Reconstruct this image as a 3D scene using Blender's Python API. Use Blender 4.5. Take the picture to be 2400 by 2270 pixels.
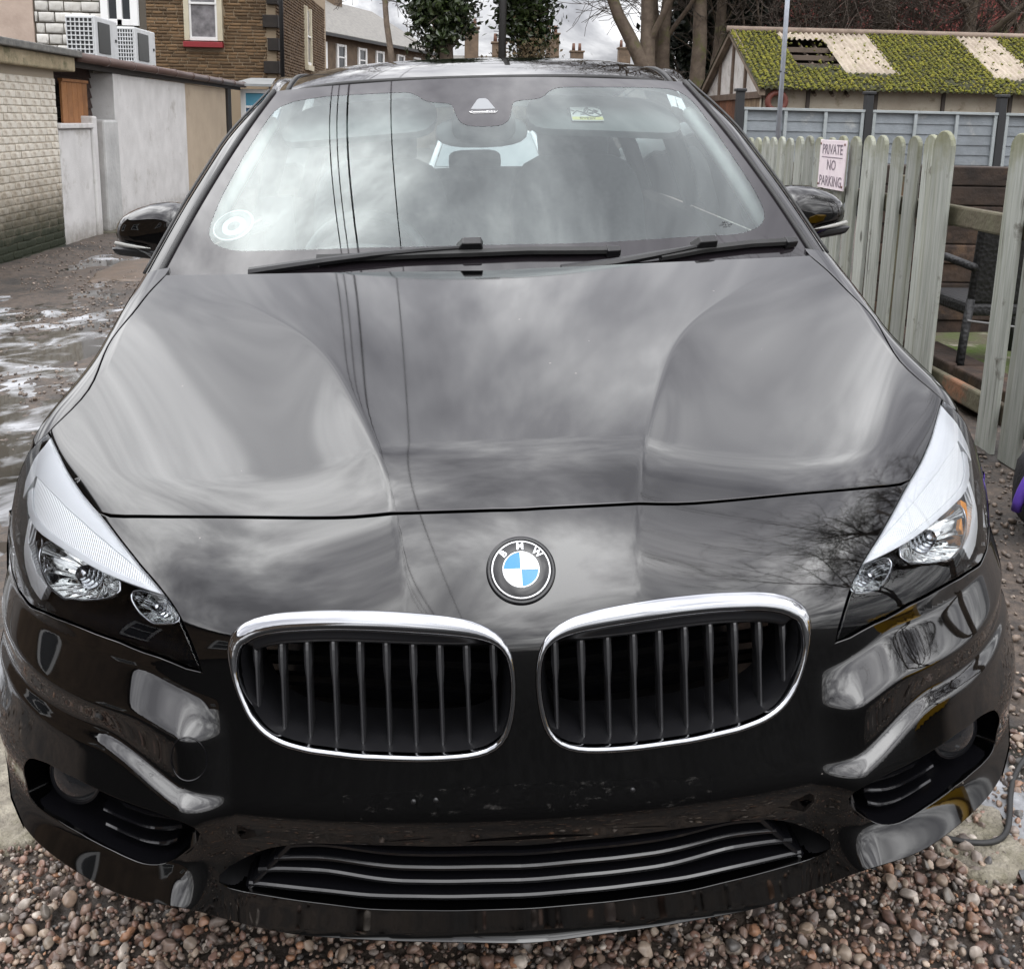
import bpy, math, random
import numpy as np
from mathutils import Vector, Matrix
from mathutils.geometry import delaunay_2d_cdt
for o in list(bpy.data.objects): bpy.data.objects.remove(o)
SC=bpy.context.scene; COL=SC.collection
rng=np.random.default_rng(7); random.seed(7)
# ------------------------------------------------------------------ camera, sky, light
DEL=.045                                   # the lane climbs to the right: the car stands tilted by this
CD,SD=math.cos(DEL),math.sin(DEL)
def tog(X):
    X=np.asarray(X,float)
    return np.stack([CD*X[...,0]-SD*X[...,2],X[...,1],SD*X[...,0]+CD*X[...,2]],-1)
def cam_axes(p,y,ro):
    f=np.array([math.sin(y)*math.cos(p),math.cos(y)*math.cos(p),-math.sin(p)])
    r=np.array([math.cos(y),-math.sin(y),0.]); u=np.cross(r,f)
    c,s=math.cos(ro),math.sin(ro)
    return f,c*r+s*u,-s*r+c*u
FW,RT,UP=[tog(v) for v in cam_axes(.2112,.0445,-.0241)]
CPOS=tog(np.array([-.063,-1.244,1.346]))
cam=bpy.data.objects.new('camera',bpy.data.cameras.new('camera')); COL.objects.link(cam)
m=Matrix((( RT[0],UP[0],-FW[0],CPOS[0]),(RT[1],UP[1],-FW[1],CPOS[1]),(RT[2],UP[2],-FW[2],CPOS[2]),(0,0,0,1)))
cam.matrix_world=m
cam.data.sensor_width=36; cam.data.lens=36*2420/2400; cam.data.shift_y=-(1135-799)/2400
cam.data.clip_start=.05; cam.data.clip_end=2000
SC.camera=cam
w=bpy.data.worlds.new('World'); SC.world=w; w.use_nodes=True
nt=w.node_tree; nt.nodes.clear(); N=nt.nodes.new; L=nt.links.new
SUN_EL,SUN_AZ=math.radians(48),math.radians(205)     # azimuth from +Y clockwise
sky=N('ShaderNodeTexSky'); sky.sky_type='NISHITA'; sky.sun_disc=False; sky.sun_elevation=SUN_EL; sky.sun_rotation=SUN_AZ
tc=N('ShaderNodeTexCoord'); sx=N('ShaderNodeSeparateXYZ'); L(tc.outputs['Generated'],sx.inputs[0])
def mnode(op,a,b=None,c=None,clamp=False):
    n=N('ShaderNodeMath'); n.operation=op; n.use_clamp=clamp
    for i,v in enumerate((a,b,c)):
        if v is None: continue
        if isinstance(v,(int,float)): n.inputs[i].default_value=v
        else: L(v,n.inputs[i])
    return n.outputs[0]
zc=mnode('MAXIMUM',sx.outputs[2],0.0)
den=mnode('ADD',zc,.22)
cx=N('ShaderNodeCombineXYZ'); L(mnode('DIVIDE',sx.outputs[0],den),cx.inputs[0]); L(mnode('MULTIPLY',mnode('DIVIDE',sx.outputs[1],den),.55),cx.inputs[1])
n1=N('ShaderNodeTexNoise'); n1.inputs['Scale'].default_value=1.9; n1.inputs['Detail'].default_value=7; n1.inputs['Roughness'].default_value=.60; n1.inputs['Distortion'].default_value=.5
L(cx.outputs[0],n1.inputs['Vector'])
n2=N('ShaderNodeTexNoise'); n2.inputs['Scale'].default_value=.6; n2.inputs['Detail'].default_value=3
L(cx.outputs[0],n2.inputs['Vector'])
mixn=mnode('ADD',mnode('MULTIPLY',n1.outputs[0],.72),mnode('MULTIPLY',n2.outputs[0],.28))
cr=N('ShaderNodeValToRGB'); L(mixn,cr.inputs[0]); e=cr.color_ramp.elements
e[0].position=.385; e[0].color=(.33,.33,.36,1); e[1].position=.615; e[1].color=(1.95,1.95,1.96,1)
q=e.new(.46); q.color=(.60,.60,.635,1)
q=e.new(.52); q.color=(.95,.95,.975,1)
# overcast: brightest overhead, dimmer towards the horizon
cie=mnode('ADD',mnode('MULTIPLY',zc,5.2),.95)
mul=N('ShaderNodeVectorMath'); mul.operation='SCALE'; L(cr.outputs[0],mul.inputs[0]); L(cie,mul.inputs['Scale'])
scl=N('ShaderNodeVectorMath'); scl.operation='SCALE'; L(mul.outputs[0],scl.inputs[0]); scl.inputs['Scale'].default_value=7.6
mx=N('ShaderNodeMixRGB'); mx.inputs[0].default_value=.93; L(sky.outputs[0],mx.inputs[1]); L(scl.outputs[0],mx.inputs[2])
bg=N('ShaderNodeBackground'); bg.inputs[1].default_value=.10; L(mx.outputs[0],bg.inputs[0])
wo=N('ShaderNodeOutputWorld'); L(bg.outputs[0],wo.inputs[0])
sl=bpy.data.lights.new('sun','SUN'); sl.energy=.5; sl.angle=math.radians(150); sl.color=(1,.97,.92)
so=bpy.data.objects.new('sun',sl); COL.objects.link(so)
sd=Vector((math.sin(SUN_AZ)*math.cos(SUN_EL),math.cos(SUN_AZ)*math.cos(SUN_EL),math.sin(SUN_EL)))
so.rotation_euler=sd.to_track_quat('Z','Y').to_euler(); so.location=sd*60
SC.view_settings.view_transform='Standard'; SC.view_settings.look='None'; SC.view_settings.exposure=0; SC.view_settings.gamma=1
SC.cycles.max_bounces=10; SC.cycles.transparent_max_bounces=16; SC.cycles.caustics_reflective=False; SC.cycles.caustics_refractive=False
# ------------------------------------------------------------------ materials
MAT={}
def mat(name,col,rough=.6,metal=0.,ior=1.5,spec=None,vary=None,vscale=8.,bump=0.,bscale=40.,coord='Object',stain=None,rvar=0.,detail=6,emit=None):
    """procedural Principled material: vary=(second colour), stain=(colour,scale,lo,hi)"""
    if name in MAT: return MAT[name]
    m=bpy.data.materials.new(name); m.use_nodes=True; t=m.node_tree; b=t.nodes['Principled BSDF']
    nn=t.nodes.new; ll=t.links.new
    b.inputs['Roughness'].default_value=rough; b.inputs['Metallic'].default_value=metal; b.inputs['IOR'].default_value=ior
    b.inputs['Base Color'].default_value=(*col,1)
    c=nn('ShaderNodeTexCoord'); src=None
    if vary is not None:
        n=nn('ShaderNodeTexNoise'); n.inputs['Scale'].default_value=vscale; n.inputs['Detail'].default_value=detail; n.inputs['Roughness'].default_value=.62
        ll(c.outputs[coord],n.inputs['Vector'])
        r=nn('ShaderNodeValToRGB'); ll(n.outputs[0],r.inputs[0]); r.color_ramp.elements[0].position=.35; r.color_ramp.elements[1].position=.65
        r.color_ramp.elements[0].color=(*col,1); r.color_ramp.elements[1].color=(*vary,1)
        src=r.outputs[0]
        if rvar:
            mr=nn('ShaderNodeMapRange'); ll(n.outputs[0],mr.inputs[0]); mr.inputs[1].default_value=.3; mr.inputs[2].default_value=.7
            mr.inputs[3].default_value=rough-rvar; mr.inputs[4].default_value=rough+rvar; ll(mr.outputs[0],b.inputs['Roughness'])
    if stain is not None:
        n=nn('ShaderNodeTexNoise'); n.inputs['Scale'].default_value=stain[1]; n.inputs['Detail'].default_value=8; n.inputs['Roughness'].default_value=.7
        ll(c.outputs[coord],n.inputs['Vector'])
        mr=nn('ShaderNodeMapRange'); ll(n.outputs[0],mr.inputs[0]); mr.inputs[1].default_value=stain[2]; mr.inputs[2].default_value=stain[3]
        x=nn('ShaderNodeMixRGB'); ll(mr.outputs[0],x.inputs[0])
        if src is None: x.inputs[1].default_value=(*col,1)
        else: ll(src,x.inputs[1])
        x.inputs[2].default_value=(*stain[0],1); src=x.outputs[0]
    if src is not None: ll(src,b.inputs['Base Color'])
    if bump:
        n=nn('ShaderNodeTexNoise'); n.inputs['Scale'].default_value=bscale; n.inputs['Detail'].default_value=6; ll(c.outputs[coord],n.inputs['Vector'])
        bp=nn('ShaderNodeBump'); bp.inputs['Strength'].default_value=bump; bp.inputs['Distance'].default_value=.01
        ll(n.outputs[0],bp.inputs['Height']); ll(bp.outputs[0],b.inputs['Normal'])
    if emit is not None:
        b.inputs['Emission Color'].default_value=(*emit[0],1); b.inputs['Emission Strength'].default_value=emit[1]
    MAT[name]=m; return m
def nodes_of(m): return m.node_tree.nodes,m.node_tree.links,m.node_tree.nodes['Principled BSDF']
def glass_mat(name,tint,ior,rough=0.,extra=0.):
    m=bpy.data.materials.new(name); m.use_nodes=True; t=m.node_tree; t.nodes.clear()
    o=t.nodes.new('ShaderNodeOutputMaterial'); mx=t.nodes.new('ShaderNodeMixShader'); tr=t.nodes.new('ShaderNodeBsdfTransparent'); gl=t.nodes.new('ShaderNodeBsdfGlossy')
    fr=t.nodes.new('ShaderNodeFresnel'); fr.inputs[0].default_value=ior
    tr.inputs[0].default_value=(*tint,1); gl.inputs['Roughness'].default_value=rough
    if extra:
        a=t.nodes.new('ShaderNodeMath'); a.operation='ADD'; a.use_clamp=True; a.inputs[1].default_value=extra; t.links.new(fr.outputs[0],a.inputs[0]); t.links.new(a.outputs[0],mx.inputs[0])
    else: t.links.new(fr.outputs[0],mx.inputs[0])
    t.links.new(tr.outputs[0],mx.inputs[1]); t.links.new(gl.outputs[0],mx.inputs[2]); t.links.new(mx.outputs[0],o.inputs[0])
    MAT[name]=m; return m
# ------------------------------------------------------------------ mesh helpers
def mesh_obj(name,V,F,material=None,parent=None,smooth=False,normals=None,midx=None,bevel=0,rest=None):
    me=bpy.data.meshes.new(name)
    V=np.asarray(V,float)
    me.from_pydata(V.tolist(),[],[tuple(int(i) for i in f) for f in F])
    mats=material if isinstance(material,(list,tuple)) else [material]
    for q in mats:
        if q is not None: me.materials.append(q)
    if midx is not None: me.polygons.foreach_set('material_index',np.asarray(midx,np.int32))
    if smooth: me.polygons.foreach_set('use_smooth',np.ones(len(me.polygons),bool))
    me.update()
    if normals is not None:
        me.polygons.foreach_set('use_smooth',np.ones(len(me.polygons),bool))
        me.normals_split_custom_set_from_vertices([tuple(n) for n in np.asarray(normals,float)])
    o=bpy.data.objects.new(name,me); COL.objects.link(o)
    if parent is not None: o.parent=parent
    if bevel:
        b=o.modifiers.new('bevel','BEVEL'); b.width=bevel; b.segments=2; b.limit_method='ANGLE'
    return o
def tag(o,label=None,cat=None,group=None,kind=None):
    if label: o['label']=label
    if cat: o['category']=cat
    if group: o['group']=group
    if kind: o['kind']=kind
    return o
def empty(name,loc=(0,0,0),rot=(0,0,0),parent=None):
    o=bpy.data.objects.new(name,None); COL.objects.link(o); o.location=loc; o.rotation_euler=rot; o.empty_display_size=.1
    if parent: o.parent=parent
    return o
class MB:
    def __init__(s): s.v=[]; s.f=[]; s.m=[]
    def add(s,V,F,mi=0):
        o=len(s.v); s.v.extend([tuple(map(float,p)) for p in V]); s.f.extend([tuple(int(i)+o for i in f) for f in F]); s.m.extend([mi]*len(F))
    def box(s,lo,hi,mi=0):
        x0,y0,z0=lo; x1,y1,z1=hi
        s.add([(x0,y0,z0),(x1,y0,z0),(x1,y1,z0),(x0,y1,z0),(x0,y0,z1),(x1,y0,z1),(x1,y1,z1),(x0,y1,z1)],[(0,3,2,1),(4,5,6,7),(0,1,5,4),(1,2,6,5),(2,3,7,6),(3,0,4,7)],mi)
    def hexa(s,P,mi=0):   # 8 corners, bottom 4 (ccw from above) then top 4
        s.add(P,[(0,3,2,1),(4,5,6,7),(0,1,5,4),(1,2,6,5),(2,3,7,6),(3,0,4,7)],mi)
    def tube(s,path,r,n=8,mi=0,cap=True):
        V,F=tube_geo(path,r,n,cap); s.add(V,F,mi)
    def build(s,name,material,parent=None,smooth=False,bevel=0):
        return mesh_obj(name,s.v,s.f,material,parent,smooth,midx=s.m if isinstance(material,(list,tuple)) else None,bevel=bevel)
def tube_geo(path,r,n=8,cap=True,closed=False):
    P=np.asarray(path,float); k=len(P); r=np.broadcast_to(np.asarray(r,float),(k,))
    T=np.gradient(P,axis=0) if not closed else (np.roll(P,-1,0)-np.roll(P,1,0))
    T/=np.linalg.norm(T,axis=1,keepdims=True)+1e-12
    a=np.array([0,0,1.]) if abs(T[0,2])<.9 else np.array([1.,0,0])
    U=np.zeros_like(P); u=np.cross(T[0],a); u/=np.linalg.norm(u)
    for i in range(k):
        u=u-T[i]*(u@T[i]); u/=np.linalg.norm(u)+1e-12; U[i]=u
    Wv=np.cross(T,U); ang=np.linspace(0,2*np.pi,n,endpoint=False)
    V=(P[:,None]+r[:,None,None]*(np.cos(ang)[None,:,None]*U[:,None]+np.sin(ang)[None,:,None]*Wv[:,None])).reshape(-1,3)
    F=[]
    for i in range(k if closed else k-1):
        j=(i+1)%k
        for q in range(n):
            F.append((i*n+q,i*n+(q+1)%n,j*n+(q+1)%n,j*n+q))
    if cap and not closed: F.append(tuple(range(n))[::-1]); F.append(tuple((k-1)*n+q for q in range(n)))
    return V,F
def grid_faces(nu,nv,closed_u=False):
    F=[]
    for i in range(nu if closed_u else nu-1):
        for j in range(nv-1):
            a=i*nv+j; b=((i+1)%nu)*nv+j; F.append((a,b,b+1,a+1))
    return F
def pip(P,poly):
    x,y=P[:,0],P[:,1]; ins=np.zeros(len(P),bool); n=len(poly)
    for i in range(n):
        x0,y0=poly[i]; x1,y1=poly[(i+1)%n]
        if y0==y1: continue
        c=((y0>y)!=(y1>y))&(x<(x1-x0)*(y-y0)/(y1-y0)+x0); ins^=c
    return ins
def resamp(poly,step,closed=True):
    p=np.asarray(poly,float)
    if closed: p=np.vstack([p,p[:1]])
    out=[]
    for a,b in zip(p[:-1],p[1:]):
        n=max(1,int(round(np.linalg.norm(b-a)/step)))
        for i in range(n): out.append(a+(b-a)*i/n)
    if not closed: out.append(p[-1])
    return np.array(out)
def smooth_poly(poly,it=2,closed=True,keep=()):
    p=np.asarray(poly,float).copy()
    for _ in range(it):
        q=p.copy()
        if closed: q=.5*p+.25*(np.roll(p,1,0)+np.roll(p,-1,0))
        else: q[1:-1]=.5*p[1:-1]+.25*(p[:-2]+p[2:])
        for i in keep: q[i]=p[i]
        p=q
    return p
def surf_panel(name,S,outer,holes,step,material,parent=None,flange=.012,extra=None,mirror=False,fl_holes=None):
    """cut a panel (outline + holes in the surface's own coordinates) out of surface S and turn its edges inward"""
    loops=[resamp(outer,step)]+[resamp(h,step*.7) for h in holes]
    B=np.vstack(loops)
    lo,hi=loops[0].min(0),loops[0].max(0)
    gx,gy=np.meshgrid(np.arange(lo[0]+step/2,hi[0],step),np.arange(lo[1]+step/2,hi[1],step))
    G=np.stack([gx.ravel(),gy.ravel()],-1)
    if extra is not None: G=np.vstack([G,extra])
    k=pip(G,loops[0])
    for h in loops[1:]: k&=~pip(G,h)
    G=G[k]
    if len(G):
        dmin=np.full(len(G),9.)
        for i in range(0,len(B),64):
            d=np.min(np.hypot(G[:,None,0]-B[None,i:i+64,0],G[:,None,1]-B[None,i:i+64,1]),1); dmin=np.minimum(dmin,d)
        G=G[dmin>step*.45]
    pts=np.vstack([B,G]); edges=[]; o=0
    for l in loops:
        n=len(l); edges+=[(o+i,o+(i+1)%n) for i in range(n)]; o+=n
    vo,eo,fo,_,_,_=delaunay_2d_cdt([Vector(p) for p in pts],edges,[],0,1e-7,False)
    Q=np.array([(v.x,v.y) for v in vo]); F=np.array([tuple(f) for f in fo if len(f)==3])
    c=Q[F].mean(1); k=pip(c,loops[0])
    for h in loops[1:]: k&=~pip(c,h)
    F=F[k]
    P,Nn=S(Q[:,0],Q[:,1])
    fn=np.cross(P[F[:,1]]-P[F[:,0]],P[F[:,2]]-P[F[:,0]])
    fl=(fn*Nn[F].mean(1)).sum(1)<0; F[fl]=F[fl][:,::-1]
    V=[P]; NN=[Nn]; FF=[tuple(f) for f in F]; off=len(P)
    for li,l in enumerate(loops):
        fd=flange if li==0 or fl_holes is None else fl_holes
        if not fd: continue
        p,nn=S(l[:,0],l[:,1]); n=len(l)
        t=np.roll(p,-1,0)-np.roll(p,1,0); t/=np.linalg.norm(t,axis=1,keepdims=True)+1e-9
        area=.5*np.sum(l[:,0]*np.roll(l[:,1],-1)-np.roll(l[:,0],-1)*l[:,1])
        out=np.cross(t,nn)*(1 if area>0 else -1)*(1 if li==0 else -1)
        if (out*(p-p.mean(0))).sum()<0 and li==0: out=-out
        if (out*(p-p.mean(0))).sum()>0 and li>0: out=-out
        n1=(nn+out); n1/=np.linalg.norm(n1,axis=1,keepdims=True)
        a=p; b=p+out*.0012-nn*.0012; d=b-nn*fd
        V+= [a,b,b,d]; NN+=[nn,n1,out,out]
        for i in range(n):
            j=(i+1)%n
            for r0,r1 in ((0,1),(2,3)):
                q=(off+r0*n+i,off+r0*n+j,off+r1*n+j,off+r1*n+i); FF.append(q)
        off+=4*n
    V=np.vstack(V); NN=np.vstack(NN)
    # orient flange quads to their normals
    FF2=[]
    for f in FF:
        if len(f)==4:
            nrm=np.cross(V[f[1]]-V[f[0]],V[f[2]]-V[f[0]])
            if nrm@NN[f[0]]<0: f=f[::-1]
        FF2.append(f)
    o=mesh_obj(name,V,FF2,material,parent,True,normals=NN)
    return o
def text_obj(name,body,size,material,parent,loc,rot,extrude=.0006,align='CENTER',bold=0.):
    cu=bpy.data.curves.new(name,'FONT'); cu.body=body; cu.size=size; cu.extrude=extrude; cu.align_x=align; cu.align_y='CENTER'; cu.offset=bold; cu.resolution_u=3
    tmp=bpy.data.objects.new(name,cu); COL.objects.link(tmp)
    dg=bpy.context.evaluated_depsgraph_get(); me=bpy.data.meshes.new_from_object(tmp.evaluated_get(dg)); me.name=name
    bpy.data.objects.remove(tmp); me.materials.clear(); me.materials.append(material)
    o=bpy.data.objects.new(name,me); COL.objects.link(o); o.parent=parent; o.location=loc; o.rotation_euler=rot
    return o

def sp(s,r):
    # soft plus with radius r
    return .5*(s+np.sqrt(s*s+r*r))
def sstep(a,b,v):
    q=np.clip((v-a)/(b-a),0,1); return q*q*(3-2*q)
def smax(a,b,k):
    h=np.maximum(k-np.abs(a-b),0)/k
    return np.maximum(a,b)+h*h*k*.25
def spl(xs,ys):
    # natural cubic spline, linear outside
    xs=np.array(xs,float); ys=np.array(ys,float); n=len(xs); h=np.diff(xs)
    A=np.zeros((n,n)); r=np.zeros(n); A[0,0]=A[-1,-1]=1
    for i in range(1,n-1):
        A[i,i-1]=h[i-1]; A[i,i]=2*(h[i-1]+h[i]); A[i,i+1]=h[i]
        r[i]=6*((ys[i+1]-ys[i])/h[i]-(ys[i]-ys[i-1])/h[i-1])
    M=np.linalg.solve(A,r)
    def f(q):
        q=np.asarray(q,float); qc=np.clip(q,xs[0],xs[-1])
        i=np.clip(np.searchsorted(xs,qc)-1,0,n-2)
        a=xs[i+1]-qc; b=qc-xs[i]; hh=h[i]
        v=(M[i]*a**3+M[i+1]*b**3)/(6*hh)+(ys[i]/hh-M[i]*hh/6)*a+(ys[i+1]/hh-M[i+1]*hh/6)*b
        s0=(ys[1]-ys[0])/h[0]-h[0]*(2*M[0]+M[1])/6; s1=(ys[-1]-ys[-2])/h[-1]+h[-1]*(M[-2]+2*M[-1])/6
        return v+np.where(q<xs[0],(q-xs[0])*s0,0)+np.where(q>xs[-1],(q-xs[-1])*s1,0)
    return f
crease_c=spl([0,.14,.45,.68,.85,1.05],[.150,.174,.264,.357,.479,.66])
ridge_c=spl([.0,.2,.45,.62,.8],[.36,.505,.669,.742,.80])
yf_l=spl([.12,.18,.235,.30,.375,.42,.455,.50,.60,.66,.80,.95],[.010,.008,.009,.008,-.002,-.024,-.023,-.015,.0,.010,.033,.058])
def yf_z(z): return yf_l(z)+.42*sp(z-.665,.012)
def slin(z,a,b,r=.004):
    return (sp(z-a,r)-sp(z-b,r))/(b-a)
def z_a(ax): return .534+.028*sstep(.43,.55,ax)
def z_b(ax): return .440+.067*sstep(.42,.60,ax)
def zhood(ax,y):
    z=.8035+.237*y-.015*y*y
    z=z-(.20-.145*np.clip(y,0,1.2))*ax*ax
    u=sp(ax-crease_c(y),.004)
    z=z-.036*(1-np.exp(-u/.105))*(1-sstep(.30,1.03,y))
    z=z-.22*sp(ax-ridge_c(y),.035)*(1-sstep(.40,.85,y))
    return z
def yfront(ax,z):
    m=sstep(.25,.62,z)
    p=(.22+.08*m)*ax**2+(.45+.11*m)*ax**6
    y=yf_z(z)+p
    y=y-.010*(1-slin(z,.206,.217,.002))*(1-sstep(.36,.44,ax))
    o=sstep(.40,.475,ax)
    # facet below the headlamp, undercut, narrow strip, blade under the fog opening
    za,zb=z_a(ax),z_b(ax)
    y=y-o*(.036*(1-slin(z,za,za+.048))-.015*(1-slin(z,zb+.017,za-.003))+.016*(1-slin(z,zb,zb+.013)))
    y=y-sstep(.43,.50,ax)*.035*(1-slin(z,.295,.350))
    return y
def Fm(x,y,z):
    ax=np.sqrt(x*x+1e-8)
    f=(yfront(ax,z)-y)*.85
    h=(z-zhood(ax,y))*.97
    X=.905+.034*sstep(.54,.6,z)-.05*np.maximum(0,.55-y)-.124*sstep(.71,.92,z)-.28*np.maximum(0,.45-z)
    s=ax-X
    return smax(smax(f,h,.124),s,.06)
RS=2**-.5
def msolve(x,t,d=0.0):
    x=np.asarray(x,float); t=np.asarray(t,float)
    lo=np.full(np.broadcast(x,t).shape,-1.2); hi=np.full(lo.shape,1.2)
    for _ in range(34):
        w=.5*(lo+hi); v=Fm(x,(t-w)*RS,(t+w)*RS)
        lo=np.where(v<0,w,lo); hi=np.where(v<0,hi,w)
    w=.5*(lo+hi)
    P=np.stack([x+0*w,(t-w)*RS,(t+w)*RS],-1)
    N=mnorm(P)
    return P-N*d,N
def mnorm(P):
    e=5e-4; x,y,z=P[...,0],P[...,1],P[...,2]
    g=np.stack([Fm(x+e,y,z)-Fm(x-e,y,z),Fm(x,y+e,z)-Fm(x,y-e,z),Fm(x,y,z+e)-Fm(x,y,z-e)],-1)
    return g/np.linalg.norm(g,axis=-1,keepdims=True)
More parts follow.
